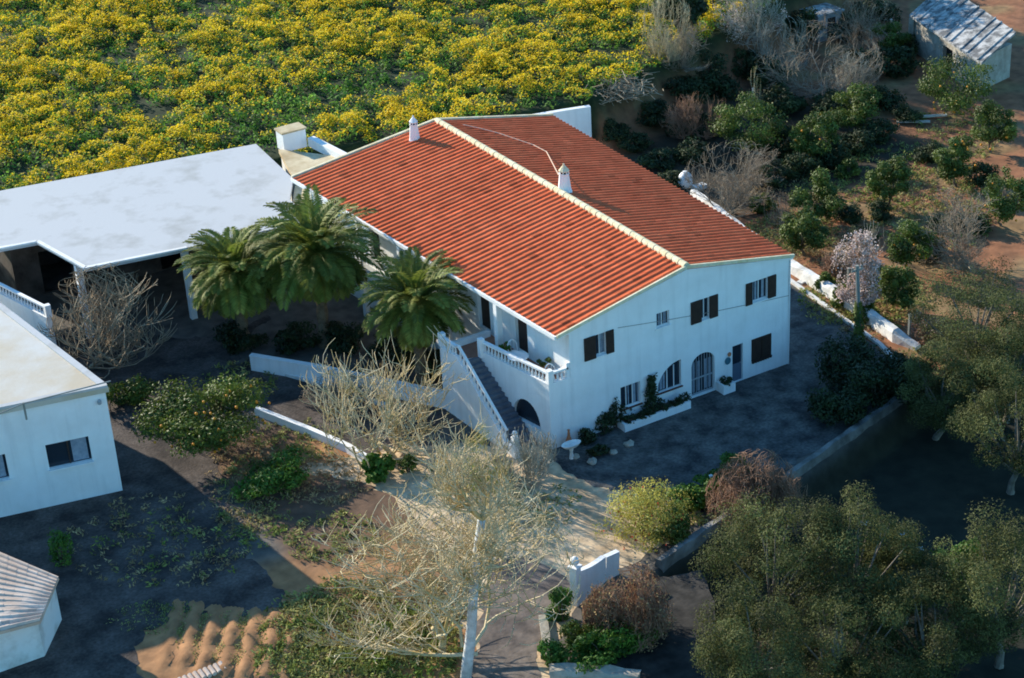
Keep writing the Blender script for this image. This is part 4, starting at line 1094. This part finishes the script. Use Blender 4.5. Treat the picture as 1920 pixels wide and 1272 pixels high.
rock(1622, 982, .22, 'pale blue grey rock closest to the dark olive crown', seed=1)
rock(1697, 1004, .24, 'pale rock at the top of the short line of rocks in the dark grove', seed=2)
rock(1712, 1014, .16, 'smaller pale rock in the middle of the line in the dark grove', seed=3)
rock(1724, 1033, .2, 'pale rock at the lower end of the line in the dark grove', seed=4)
rock(1543, 1260, .18, 'whitish rock under the front olive tree', seed=5)
for k, (px, py) in enumerate(((1080, 858), (1110, 868), (1150, 850), (1180, 835))):
    rock(px, py, .2 + .05 * (k % 2), ['grey stone next to the basin foot', 'grey stone below the basin, second from the corner', 'grey stone in the shaded bed before the planter', 'grey stone at the left end of the long planter'][k], 'stone', 'stones edging the bed at the facade', 10 + k)

# stone shed at upper right
so_ = at(1765, 70, 0); t = thing('stone_shed', so_, 'old pale stone shed with a grey sheet roof in the upper right corner', 'shed')
q = rel(t, [at(1705, 28, 2.6), at(1840, 118, 2.6), at(1905, 60, 3.6), at(1770, -30, 3.6)])
m = MB(); m.add(np.array(q + [p - [0, 0, .16] for p in q]), [[0, 1, 2, 3], [7, 6, 5, 4], [0, 4, 5, 1], [1, 5, 6, 2], [2, 6, 7, 3], [3, 7, 4, 0]]); rf = m.build('roof', M['slate'], t)
m = MB()
for k in (.05, .13, .27, .34, .5, .58, .73, .81, .95):
    a_ = q[0] + (q[1] - q[0]) * k; b_ = q[3] + (q[2] - q[3]) * k; m.tube([a_ + [0, 0, .03], b_ + [0, 0, .03]], .07, 6)
m.build('roof_ribs', M['slate'], rf)
a_, b_ = q[0] * [.92, .92, 0], q[1] * [.92, .92, 0]; L_ = np.linalg.norm(b_ - a_); u_ = (b_ - a_) / L_; n_ = np.array([u_[1], -u_[0], 0])
m = MB(); wall_panel(m, [(0, -.2), (L_, -.2), (L_, 2.5), (0, 2.5)], [rect(L_ * .50, L_ * .64, 0.05, 1.9)], a_, u_, (0, 0, 1), n_, .4)
for c_, d_ in ((q[1], q[2]), (q[2], q[3]), (q[3], q[0])):
    c2, d2 = c_ * [.92, .92, 0], d_ * [.92, .92, 0]; L2 = np.linalg.norm(d2 - c2); uu = (d2 - c2) / L2; n2 = np.array([uu[1], -uu[0], 0])
    wall_panel(m, [(0, -.2), (L2, -.2), (L2, 2.4), (0, 2.4)], [], c2 + uu * .41, uu, (0, 0, 1), n2, .4)
m.build('wall', M['stone'], t)
m = MB(); m.bar(a_ + u_ * L_ * .5 - n_ * .3 + [0, 0, .97], a_ + u_ * L_ * .64 - n_ * .3 + [0, 0, .97], .06, 1.84); m.build('door', M['dark'], t)
# bluish hut in the shade
so_ = at(1540, 70, 0); t = thing('garden_hut', so_, 'small pale hut in deep shade among grey branches at the top', 'hut')
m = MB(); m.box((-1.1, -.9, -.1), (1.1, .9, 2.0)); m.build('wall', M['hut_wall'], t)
m = MB(); m.box((-1.25, -1.05, 2.0), (1.25, 1.05, 2.12)); m.build('roof', M['slate'], t)
m = MB(); m.box((-.2, -.93, 0), (.5, -.90, 1.7)); m.build('door', M['shutter'], t)

# ------------------------------------------------------------------ trees at left and in front
def sz(B, px): return px * mpp(B)
B = spot(222, 690); bare_tree('bare_vine_tree', B, (sz(B, 130), sz(B, 120), 0), 5.4, 1.0, .16, FIG, M['vine_bark'], 'sprawling leafless tan tree between the white pillar and the palms', 'tree', 21, lv=4, rmin=.024)
B = spot(405, 845); leafy_tree('orange_tree', B, (sz(B, 122), sz(B, 105), 1.35), 2.0, 'citrus', 'broad orange tree dotted with fruit beside the near left house', 'tree', 31, n=12500, size=.085, fruit=36, clumps=46, r0=.13)
B = spot(742, 862); bare_tree('fig_tree', B, (sz(B, 175), sz(B, 150), 0), 6.6, .9, .17, FIG, M['fig_bark'], 'leafless fig tree standing in the middle bed before the stair', 'tree', 22, lv=4, rmin=.023)
B = spot(640, 760); bare_tree('bare_shrub', B, (sz(B, 80), sz(B, 60), 0), 1.7, .3, .05, BUSH, M['vine_bark'], 'low tangled leafless shrub on the slope left of the fig tree', 'shrub', 23, lv=2, stems=5)
B = np.array([-12.1, -12.6, 0.0]); tp = above(900, 975, B) - B
t = thing('white_trunk_tree', B, 'tall leafless tree with a smooth white trunk at bottom centre', 'tree')
m = MB(); ss = np.linspace(0, 1, 9); TP = np.array([tp * s_ + np.array([.07 * math.sin(s_ * 7), .05 * math.cos(s_ * 5) - .05, 0]) for s_ in ss]); TP[0, 2] = -.3
m.tube(TP, np.linspace(.23, .15, 9), 10); m.build('trunk', M['white_bark'], t, True)
segs = []; rg = np.random.default_rng(44)
PW = dict(FIG); PW['up'] = .20; PW['kids'] = [(5, 7), (5, 8), (4, 7), (3, 6)]; PW['rmin'] = .017; PW['from'] = .2; PW['from0'] = .35
for k in range(9):
    a = k * 2.4 + rg.uniform(-.3, .3); el = math.radians(rg.uniform(8, 62) if k else 80)
    b = TP[rg.integers(6, 9)] if k < 7 else TP[rg.integers(3, 7)]
    grow(segs, b, np.array([math.cos(a) * math.cos(el), math.sin(a) * math.cos(el), math.sin(el)]), rg.uniform(1.5, 2.3) * (1 if k < 7 else .8), .085, 1, 4, rg, PW)
m = MB()
for pts, rad, lvl in segs: m.tube(pts, rad, (7, 6, 5, 4, 3)[lvl], cap=False)
m.build('branches', M['fig_bark'], t, True)
B = spot(828, 1225); bare_tree('fig_tree', B, (sz(B, 275), sz(B, 240), 0), 6.8, 1.7, .19, FIG, M['fig_bark'], 'widest leafless tree, spreading left of the white trunk at bottom centre', 'tree', 27, lv=5, rmin=.021)
B = spot(905, 935); t = bush('yellow_shrub', B, (1.1, 1.0, 2.0), 'yellow_leaf', 'feathery yellow green shrub directly behind the white trunk', 'shrub', 51, n=3600, size=.06, aspect=.25)
B = spot(985, 905); bare_tree('bare_shrub', B, (1.7, 1.4, 0), 2.9, .5, .07, FIG, M['pale_twig'], 'whitish leafless shrub at the foot of the outside stair', 'shrub', 52, lv=3, stems=3, rmin=.02)
B = spot(520, 915); bush('green_shrub', B, (1.9, 1.3, .8), 'bright_leaf', 'spreading green shrub in the shade right of the left house yard', 'shrub', 53, n=4200, size=.09)
B = spot(712, 895); bush('cactus_clump', B, (.75, .6, .8), 'bright_leaf', 'dense broad leaved clump at the end of the low sunlit wall', 'shrub', 54, n=900, size=.13, aspect=.7)
B = spot(765, 885); bush('green_shrub', B, (.45, .4, .5), 'citrus', 'small dark green shrub beside the fig trunk', 'shrub', 55, n=700, size=.07)
B = spot(1205, 1005); t = bush('flowering_bush', B, (sz(B, 88), sz(B, 75), 1.25), 'yellow_leaf', 'rounded yellow green bush with red flowers at the drive corner', 'bush', 56, n=6500, size=.065, aspect=.35, clumps=30, flowers=130)
B = spot(1262, 1010); bush('green_bush', B, (1.0, .8, .8), 'citrus', 'dark green bush tucked behind the flowering yellow bush', 'bush', 57, n=2200, size=.08)
for k, (px, py, r, lab) in enumerate(((1290, 955, 1.0, 'low clipped green hedge plant nearest the yellow bush'), (1335, 925, .95, 'green hedge plant around the short white post'), (1372, 893, .8, 'last green hedge plant before the brown bare bush'))):
    B = spot(px, py); bush('hedge_plant', B, (r, r * .8, .62), 'bright_leaf', lab, 'hedge', 60 + k, n=2300, size=.085, group='hedge along the yard edge')
B = spot(1420, 985); bare_tree('bare_bush', B, (sz(B, 100), sz(B, 90), 0), 3.5, .4, .07, BUSH, M['red_twig'], 'big round leafless reddish brown bush by the retaining wall', 'bush', 64, lv=3, stems=7, rmin=.012)
B = spot(1180, 1185); bare_tree('withered_bush', B, (sz(B, 85), sz(B, 85), 0), 2.9, .4, .06, BUSH, M['red_twig'], 'withered brown bush below the white gateway wall', 'bush', 65, lv=3, stems=6, rmin=.013, leaf=('dry', 2600, .05))
B = spot(1130, 1235); bush('green_bush', B, (2.1, .9, .75), 'bright_leaf', 'low bright green bush above the rough stone wall at the bottom', 'bush', 66, n=5200, size=.085)
B = spot(1085, 1210); bush('green_bush', B, (.7, .6, .8), 'citrus', 'darker rounded bush left of the withered brown one', 'bush', 67, n=2000, size=.07)
B = spot(1052, 1165); bush('green_bush', B, (.62, .6, .9), 'bright_leaf', 'upright bright green bush at the foot of the gateway pillar', 'bush', 68, n=2400, size=.075)
B = spot(1036, 1245); bush('green_bush', B, (.55, .55, .6), 'bright_leaf', 'small yellowish bush at the bottom end of the beige kerb', 'bush', 69, n=1400, size=.07)
B = spot(118, 1060); bush('garden_plant', B, (.6, .6, 1.0), 'bright_leaf', 'upright garden plant at the corner of the pinkish shed roof', 'plant', 70, n=900, size=.08)
B = spot(240, 760); bush('green_bush', B, (1.6, 1.0, .9), 'citrus', 'dim bush at the foot of the leafless tan tree beside the left house', 'bush', 71, n=2500, size=.09)
B = spot(880, 760); 
# plants of the facade
px0, x0_, x1_ = PLANT1
for k in range(6):
    x = px0 + x0_ + .45 + (x1_ - x0_ - .8) * k / 5
    bush('planter_plant', (x, -.55, .33), (.38, .26, .22 + .12 * (k == 5)), 'dark_leaf', 'dark leafy plant in the long white planter' if k < 5 else 'taller rounded plant at the right end of the long planter', 'plant', 80 + k, n=420, size=.06, group='plants filling the long planter')
bush('planter_plant', (9.95, -.36, .41), (.34, .3, .2), 'dark_leaf', 'dark plant in the short square planter by the door', 'plant', 87, n=420, size=.06)
t = thing('climbing_plant', (5.62, -.3, .3), 'tall thin climbing plant on the wall left of the half arched window', 'plant')
m = MB(); rg = np.random.default_rng(9); n = 700; z_ = rg.uniform(0, 1.9, n); wd = .12 + .22 * np.exp(-((z_ - .35) / .3) ** 2) + .05 * np.sin(z_ * 7)
C = np.c_[rg.normal(0, 1, n) * wd, .16 + rg.uniform(-.2, .08, n), z_]; N_ = rg.normal(size=(n, 3)) + [0, -1.2, .3]; N_ /= np.linalg.norm(N_, axis=1)[:, None]
leaf_quads(m, C, N_, .085, rg, .6); m.build('leaves', M['dark_leaf'], t)
m = MB(); m.tube([(0, 0, -.02), (.04, .15, .8), (-.02, .2, 1.8)], .025, 5); m.build('stem', M['trunk'], t)
for k, (px, py, r, h, lab) in enumerate(((1098, 832, .5, .5, 'dark bed plant behind the stone basin'), (1135, 812, .6, .6, 'dark bed plant midway between basin and long planter'), (1158, 800, .45, .9, 'taller dark bed plant touching the left end of the long planter'), (1120, 855, .5, .35, 'low dark bed plant on the yard side of the corner bed'))):
    B = spot(px, py); bush('bed_plant', B, (r, r * .7, h), 'dark_leaf', lab, 'plant', 90 + k, n=800, size=.08, group='plants in the bed at the house corner')
t = pot_plant((0.1, 3.9, FZ), .2, .34, 'terracotta pot with a plant on the terrace behind the table'); m = MB(); crown_leaves(m, (0, 0, .55), (.3, .3, .3), 300, .06, 2, 8); m.build('leaves', M['bright_leaf'], t)
t = pot_plant((0.75, 1.6, FZ), .22, .4, 'terracotta pot with a leafy plant between the two terrace chairs'); m = MB(); crown_leaves(m, (0, 0, .65), (.32, .32, .35), 320, .06, 3, 8); m.build('leaves', M['citrus'], t)

# ------------------------------------------------------------------ olive grove, lower right
OL = [(1455, 1060, 128, 3.6, 'olive tree with pale limbs, foremost of the grove below the brown bush'),
      (1600, 1060, 118, 3.4, 'rounded olive tree just below the pale rocks'),
      (1420, 1215, 105, 2.7, 'sparse olive with twisted pale branches at the bottom edge'),
      (1575, 1215, 110, 2.6, 'shaded olive at the bottom edge behind the sparse one'),
      (1740, 1190, 110, 2.6, 'darkest olive, in the gap near the bottom right'),
      (1885, 1110, 125, 3.6, 'olive tree filling the lower right corner'),
      (1830, 610, 118, 3.5, 'grey green olive right of the thick garden wall'),
      (1905, 800, 100, 3.5, 'olive at the right edge above the dark clearing'),
      (1760, 735, 85, 2.6, 'small dim olive between the wall end and the dark clearing'),
      (1895, 690, 80, 3.0, 'olive at the right edge between the grey green one and the dim one'),
      (1700, 1085, 80, 2.2, 'low olive behind the darkest one, left of the vivid green bush')]
for k, (px, py, r, hc, lab) in enumerate(OL):
    B = spot(px, py, hc); R_ = sz(B, r) * 1.14
    leafy_tree('olive_tree', B, (R_, R_, hc * .92), hc * 1.02, 'olive', lab, 'tree', 100 + k, n=27000, size=.056, r0=.16, group='olive trees at lower right', barkm='olive_bark', clumps=64, aspect=.36, cr=.24, limbs=24, cvar=.25, hollow=.3)
B = spot(1420, 1262); bare_tree('bare_shrub', B, (2.3, 1.8, 0), 2.6, .4, .06, FIG, M['grey_bark'], 'pale twiggy undergrowth beneath the sparse olive at the bottom', 'shrub', 120, lv=3, stems=5, rmin=.018)
B = spot(1800, 1088); bush('green_bush', B, (1.3, 1.0, 1.0), 'bright_leaf', 'vivid green bush between the two olives at lower right', 'bush', 121, n=3600, size=.085)
# dark evergreen mass at the yard end
for k, (px, py, r, hc, lab) in enumerate(((1585, 665, 58, 1.5, 'dark evergreen shrub at the end of the concrete yard'), (1640, 700, 66, 1.6, 'dark evergreen shrub at the foot of the utility pole'), (1580, 745, 55, 1.2, 'low dark evergreen shrub beside the retaining wall'), (1680, 690, 42, 1.2, 'dark shrub with a few yellow leaves near the wall end'))):
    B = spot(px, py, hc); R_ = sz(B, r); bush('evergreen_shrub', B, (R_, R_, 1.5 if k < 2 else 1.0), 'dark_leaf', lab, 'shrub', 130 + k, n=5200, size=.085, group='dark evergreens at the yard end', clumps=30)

# ------------------------------------------------------------------ orchard at right
CT = [(1405, 232, 66, 1.9, 0, 'large light green citrus tree behind the brownish bare tree'),
      (1525, 256, 46, 1.7, 6, 'compact citrus with a few oranges right of the large light green one'),
      (1668, 336, 42, 1.9, 0, 'yellowish young citrus with a visible thin trunk in the middle of the orchard'),
      (1535, 372, 48, 1.6, 0, 'dark citrus to the left of the young citrus with the thin trunk'),
      (1795, 160, 72, 2.1, 12, 'full citrus with oranges below the old stone shed'),
      (1795, 300, 42, 1.7, 8, 'narrow citrus with oranges near the right edge of the orchard'),
      (1702, 456, 46, 1.8, 5, 'citrus between the pink almond and the big grey bare tree'),
      (1508, 432, 44, 1.5, 0, 'deep green citrus beside the sunny wall behind the house'),
      (1690, 540, 44, 1.4, 0, 'shaded citrus below the pink almond tree'),
      (1668, 72, 34, 1.5, 0, 'small dark citrus at the top next to the pale post'),
      (1860, 235, 46, 1.8, 4, 'citrus farther right of the planks on red soil'),
      (1880, 370, 52, 1.8, 6, 'citrus at the right edge under the sunny orchard rows'),
      (1610, 200, 50, 1.7, 0, 'dark citrus in the shaded hollow left of the planks')]
for k, (px, py, r, hc, fr, lab) in enumerate(CT):
    B = spot(px, py, hc); R_ = sz(B, r)
    leafy_tree('citrus_tree', B, (R_, R_, min(R_ * 1.05, hc * .95)), hc, 'citrus', lab, 'tree', 140 + k, n=6500, size=.08, r0=.075, group='citrus trees in the orchard', fruit=fr, clumps=24)
def bare_at(px, py, bx, by, rpx, H, name, P, m, lab, seed, lv=3, stems=1, leaf=None, th=.9, r0=.1, rmin=None, group=None):
    B = spot(bx, by); R_ = sz(B, rpx)
    return bare_tree(name, B, (R_, R_, 0), H, th, r0, P, M[m], lab, 'tree', seed, lv, stems, leaf=leaf, rmin=rmin, group=group)
bare_at(1370, 310, 1375, 402, 92, 4.3, 'bare_tree', TWIG, 'grey_bark', 'dense leafless brownish tree right behind the house beside the white tank', 161, 4, th=1.1, r0=.13, rmin=.012)
bare_at(1540, 110, 1530, 190, 118, 5.0, 'bare_tree', TWIG, 'grey_bark', 'wide grey leafless tree in the shaded upper right', 162, 4, th=1.2, r0=.15, rmin=.014)
bare_at(1240, 65, 1245, 112, 58, 4.6, 'bare_tree', TWIG, 'tan_twig', 'straw coloured leafless tree at the right edge of the flower field', 163, 4, th=.7, rmin=.013)
bare_at(1395, 45, 1400, 108, 72, 4.8, 'almond_tree', TWIG, 'pale_twig', 'whitish blossoming tree at the top between field and shaded hollow', 164, 4, th=1.0, rmin=.013, leaf=('blossom', 1500, .05))
bare_at(1610, 465, 1608, 590, 50, 4.6, 'almond_tree', TWIG, 'grey_bark', 'small pink blossoming almond tree behind the utility pole', 165, 4, th=1.6, r0=.09, leaf=('blossom', 5200, .055))
bare_at(1810, 480, 1790, 505, 105, 4.4, 'bare_tree', TWIG, 'grey_bark', 'big grey leafless tree above the grey green olive at right', 166, 4, th=.9, r0=.13, rmin=.013)
bare_at(1335, 215, 1325, 262, 46, 3.2, 'bare_tree', TWIG, 'red_twig', 'small reddish leafless tree left of the light green citrus', 167, 3, th=.8)
bare_at(1640, 450, 1635, 478, 28, 2.4, 'bare_tree', FIG, 'pale_twig', 'little forked pale leafless tree right of the pink almond', 168, 2, th=.7, r0=.06)
bare_at(1480, 385, 1470, 420, 48, 1.9, 'bare_tree', TWIG, 'grey_bark', 'low grey leafless tree between the dense brownish one and the dark citrus', 169, 3, th=.4)
bare_at(1560, 500, 1565, 520, 34, 1.6, 'bare_tree', BUSH, 'red_twig', 'brown leafless bush against the garden wall left of the almond', 170, 2, th=.3, stems=4)
bare_at(1730, 610, 1735, 640, 40, 1.6, 'bare_tree', BUSH, 'red_twig', 'purplish leafless bush at the lower end of the thick garden wall', 171, 2, th=.3, stems=4, leaf=('blossom', 220, .045))
B = spot(1414, 240); t = bare_tree('poplar', B, (.55, .55, 0), 4.0, 1.2, .07, TWIG, M['tan_twig'], 'slim upright half bare tree rising behind the large light green citrus', 'tree', 172, 3, rmin=.012, leaf=('olive', 900, .05))
SCRUB = [(1155, 250, .9), (1190, 270, 1.0), (1230, 215, 1.2), (1235, 300, 1.1), (1275, 235, 1.3), (1290, 180, 1.3), (1300, 290, 1.2), (1330, 240, 1.2), (1345, 170, 1.4), (1260, 340, .9), (1440, 150, 1.4), (1470, 200, 1.4), (1470, 280, 1.3), (1500, 320, 1.1), (1450, 330, 1.1), (1560, 210, 1.4), (1600, 270, 1.3), (1610, 140, 1.5), (1560, 300, 1.1), (1640, 250, 1.2), (1655, 190, 1.4), (1680, 130, 1.4), (1500, 60, 1.5), (1590, 60, 1.5), (1640, 30, 1.6), (1690, 90, 1.3), (1400, 130, 1.2), (1700, 215, .9), (1740, 290, .9), (1590, 400, .9), (1620, 440, .8), (1740, 470, 1.0), (1770, 420, .9), (1650, 400, .8), (1830, 420, 1.0), (1840, 330, 1.0)]
SCRUB_ME = []
for k in range(4):
    m = MB(); K = crown_leaves(m, (0, 0, .55), (1, 1, .8), 2600, .085, 300 + k, 22, .5, clump_r=.42, squash_low=.8); fm_ = needs_tint(m.mesh('foliage', M['scrub_leaf']))
    rg = np.random.default_rng(310 + k); q = MB()
    for c in K[:14]: q.tube([(rg.normal(0, .06), rg.normal(0, .06), -.1), c * [.4, .4, .6], c * 1.1], [.03, .02, .008], 4)
    SCRUB_ME.append((fm_, q.mesh('stems', M['grey_bark'])))
rg = np.random.default_rng(12)
for k, (px, py, r) in enumerate(SCRUB):
    B = spot(px, py, .4); lit = px > 1580 and py > 205
    t = thing('scrub_bush', B, 'low dark scrub bush between the citrus trees on red soil' if lit else 'dark scrub bush in the shaded hollow beyond the red roof', 'bush', 'scrub among the citrus trees' if lit else 'scrub in the shaded hollow', rg.uniform(0, 6))
    t.scale = (r, r, r * rg.uniform(.7, 1.1))
    for me in SCRUB_ME[k % 4]:
        o = bpy.data.objects.new(me.name, me); COL.objects.link(o); o.parent = t
for k, (px, py, r, H, lab) in enumerate(((1290, 130, 60, 3.4, 'grey leafless tree on the bank between straw and whitish ones'), (1455, 90, 70, 4.2, 'grey leafless tree in the hollow right of the whitish blossoming tree'), (1620, 60, 80, 4.2, 'thin grey leafless tree in the dark corner left of the stone shed'), (1285, 230, 45, 2.8, 'small grey leafless tree in the dark hollow behind the brush heap'), (1430, 320, 55, 2.6, 'low leafless tree in front of the compact citrus with few oranges'), (1590, 160, 60, 3.6, 'grey leafless tree with pale limbs above the dark citrus'))):
    bare_at(px, py, px - 4, py + int(H * 11), r, H, 'bare_tree', TWIG, ('grey_bark', 'pale_twig')[k % 2] if k != 3 else 'red_twig', lab, 330 + k, 4, th=.7, r0=.09, rmin=.011)
# dark shrubs added to stand in for the shade under the palms
for k, (px, py, r, lab) in enumerate(((455, 640, 1.2, 'dark shrub added for shade at the foot of the lower palm'), (560, 640, 1.3, 'dark shrub added for shade between the feet of the lower and the tallest palm'), (650, 640, 1.3, 'dark shrub added for shade right of the foot of the tallest palm'), (740, 665, 1.1, 'dark shrub added for shade at the foot of the palm by the stair'), (805, 690, .9, 'dark shrub added for shade against the landing of the outside stair'))):
    B = spot(px, py, .5); bush('evergreen_shrub', B, (r, r, .9), 'dark_leaf', lab, 'shrub', 350 + k, n=2600, size=.09)
# brush pile
B = at(1165, 205, 1.6); B = np.array([B[0], B[1], float(gz(B[0], B[1]))]); m = MB(); rg = np.random.default_rng(6)
for k in range(260):
    a = rg.uniform(0, 6.3); c = np.array([rg.normal(0, 1.0), rg.normal(0, .6), abs(rg.normal(0, .45)) + .1]); l = rg.uniform(.5, 1.5); e = rg.normal(0, .3)
    dd = np.array([math.cos(a), math.sin(a), e]) * l / 2
    m.tube([c - dd, c + rg.normal(0, .08, 3), c + dd], [.03, .025, .01], 4)
tag(m.build('brush_pile', M['vine_bark'], loc=B), 'heap of cut brown branches at the corner of the flower field', 'brush pile')
# big dark trees on the bank that shade the hollow
for k, (x, y, r, h, lab) in enumerate(((40.5, 41.5, 3.0, 4.0, 'dark tree on the bank at the top, left of the hut'), (46.5, 43.0, 3.0, 4.0, 'dark tree on the bank above the grey leafless tree'), (52, 44.5, 3.0, 4.2, 'dark tree on the bank left of the stone shed'), (34.5, 37.0, 1.6, 2.0, 'dark bush on the field bank beside the whitish blossoming tree'))):
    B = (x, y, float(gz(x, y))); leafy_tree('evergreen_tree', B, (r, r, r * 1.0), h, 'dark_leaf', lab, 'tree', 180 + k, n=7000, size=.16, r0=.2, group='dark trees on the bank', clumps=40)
for k, (px, py, r, lab) in enumerate(((1270, 160, 1.3, 'shaded bank shrub beside the straw coloured tree'), (1330, 130, 1.5, 'shaded bank shrub below the whitish blossoming tree'), (1215, 185, 1.1, 'shaded bank shrub next to the brush heap'), (1590, 330, .8, 'green weed clump left of the young citrus'), (1430, 395, .8, 'green weed clump at the root of the brownish bare tree'), (1545, 545, .55, 'green clump between the kerb and the sunny wall'), (1575, 575, .6, 'green clump on the path side of the almond tree'), (1625, 600, .7, 'green clump at the utility pole below the wall'))):
    B = spot(px, py); bush('weed_shrub', B, (r, r * .8, .6 if r < 1 else .8), 'citrus' if r < 1 else 'dark_leaf', lab, 'shrub', 190 + k, n=1300, size=.09)

# ------------------------------------------------------------------ flower field and ground cover (stuff)
def field():
    rg = np.random.default_rng(77)
    st = .80
    xs = np.arange(-24, 62, st); ys = np.arange(30, 100, st)
    X, Y = np.meshgrid(xs, ys); X = X.ravel() + rg.normal(0, .28, X.size); Y = Y.ravel() + rg.normal(0, .28, Y.size)
    yb = np.interp(X, FB[:, 0], FB[:, 1])
    Q = (np.c_[X, Y, gz(X, Y)] - CAM_LOC) @ RM; U = 960 + FPX * Q[:, 0] / -Q[:, 2]; Vv = 636 - FPX * Q[:, 1] / -Q[:, 2]
    big = np.sin(X * .35 + 1.2 * np.sin(Y * .23)) * np.sin(Y * .3 + X * .11) + .6 * np.sin(X * 1.1 + Y * .6) * np.sin(Y * .9 - X * .4)
    med = np.sin(X * 1.9 + 2 * np.sin(Y * .7)) * np.sin(Y * 1.6 + 1.5 * np.sin(X * .8))
    ok = (Y > yb + .35) & (U > -150) & (U < 1620) & (Vv > -140) & (Vv < 420) & (big + .35 * med > -1.0) & (rg.random(len(X)) < .9)
    X, Y, big, med = X[ok], Y[ok], big[ok], med[ok]; n = len(X); Z = gz(X, Y)
    near = np.exp(-((X - 8) / 7) ** 2 - ((Y - 41) / 4) ** 2)          # green, hardly flowering patch behind the annex
    H = np.clip(.72 + .22 * big + .25 * med + rg.normal(0, .22, n), .22, 1.7); R_ = np.clip(rg.normal(.58, .16, n), .3, 1.0)
    lf = MB(); fl = MB()
    k = 34; idx = np.repeat(np.arange(n), k); m_ = len(idx)
    a = rg.uniform(0, 6.283, m_); rr = np.sqrt(rg.random(m_)) * R_[idx]; hh = rg.uniform(.08, 1.0, m_) * H[idx] * (1 - .4 * (rr / R_[idx]) ** 2)
    C = np.c_[X[idx] + rr * np.cos(a), Y[idx] + rr * np.sin(a), Z[idx] + hh]
    N_ = rg.normal(0, .7, (m_, 3)) + np.c_[np.cos(a) * .6, np.sin(a) * .6, np.full(m_, .7)]; N_ /= np.linalg.norm(N_, axis=1)[:, None]
    ct = np.clip(rg.normal(1, .22, n), .5, 1.6)
    leaf_quads(lf, C, N_, .13, rg, .40, ct[idx] * rg.uniform(.7, 1.3, m_))
    dens = np.clip(.68 + .60 * big + .25 * med + rg.normal(0, .32, n) - 1.2 * near, 0, 1.25)
    cnt = (dens * 84 * (R_ / .58) ** 2).astype(int); idx = np.repeat(np.arange(n), cnt); m_ = len(idx)
    a = rg.uniform(0, 6.283, m_); rr = np.sqrt(rg.random(m_)) * R_[idx] * .95; hh = H[idx] * (1.03 - .4 * (rr / R_[idx]) ** 2) + rg.normal(0, .07, m_)
    C = np.c_[X[idx] + rr * np.cos(a), Y[idx] + rr * np.sin(a), Z[idx] + hh]
    N_ = rg.normal(0, .5, (m_, 3)) + [-.1, .3, 1]; N_ /= np.linalg.norm(N_, axis=1)[:, None]
    leaf_quads(fl, C, N_, .063, rg, .9, np.clip(rg.normal(1, .16, m_), .5, 1.5))
    o = lf.build('yellow_flower_field', M['weed']); tag(o, 'field of tall green herbs in full yellow bloom across the top', 'flower field', kind='stuff')
    fl.build('flower_heads', M['yellow_flower'], o)['kind'] = 'stuff'
field()
def ground_cover(name, label, cat, m, zones, size, k, h, seed):
    rg = np.random.default_rng(seed); mb = MB()
    for (px, py, rx, ry, n) in zones:
        r = np.sqrt(rg.random(n)); a = rg.uniform(0, 6.283, n)
        P = np.array([at(px + rx * r_ * math.cos(a_), py + ry * r_ * math.sin(a_), 0) for r_, a_ in zip(r, a)])
        z = gz(P[:, 0], P[:, 1]); idx = np.repeat(np.arange(n), k); q = len(idx); hh = rg.uniform(.3, 1, n) * h
        C = np.c_[P[idx, 0] + rg.normal(0, .12, q), P[idx, 1] + rg.normal(0, .12, q), z[idx] + hh[idx] * rg.uniform(.1, 1, q)]
        N_ = rg.normal(0, .8, (q, 3)) + [0, 0, .6]; N_ /= np.linalg.norm(N_, axis=1)[:, None]
        leaf_quads(mb, C, N_, size, rg, .3, np.repeat(np.clip(rg.normal(1, .25, n), .5, 1.6), k) * rg.uniform(.8, 1.2, q))
    o = mb.build(name, M[m]); tag(o, label, cat, kind='stuff')
ground_cover('grass', 'green garden grass and weeds under the bare trees at bottom centre', 'grass', 'grass', [(640, 1190, 150, 105, 620), (760, 1220, 110, 70, 330), (570, 1240, 90, 50, 260), (820, 1150, 60, 60, 90), (600, 1150, 60, 30, 130), (690, 1240, 50, 25, 170)], .12, 9, .24, 201)
ground_cover('weeds', 'green weeds scattered over the orchard soil and yard edges', 'weeds', 'grass', [(1600, 320, 160, 60, 420), (1750, 400, 120, 80, 420), (1480, 440, 90, 40, 260), (1650, 560, 90, 60, 300), (1800, 250, 90, 60, 200), (1560, 560, 60, 50, 200), (1720, 700, 60, 40, 120), (480, 940, 70, 90, 150), (450, 720, 70, 40, 80), (560, 830, 80, 40, 90), (330, 1030, 160, 80, 70), (620, 1010, 90, 50, 120), (1030, 950, 60, 40, 30), (900, 900, 120, 40, 60), (1250, 960, 90, 40, 120)], .11, 9, .25, 202)
ground_cover('dry_herbs', 'straw coloured dry herbs by the garden wall and orchard rows', 'weeds', 'dry', [(1500, 450, 100, 60, 320), (1640, 590, 80, 50, 200), (1760, 380, 120, 60, 260), (1480, 340, 80, 40, 150), (600, 900, 90, 50, 160), (460, 900, 70, 110, 200), (300, 1020, 180, 90, 160), (980, 960, 80, 40, 60), (760, 1130, 120, 60, 260), (650, 1200, 140, 90, 420)], .10, 8, .22, 203)
ground_cover('garden_seedlings', 'rows of seedlings along the orange garden ridges at bottom left', 'seedlings', 'grass', [(435, 1205, 105, 55, 420), (300, 1160, 90, 30, 120)], .06, 7, .16, 204)
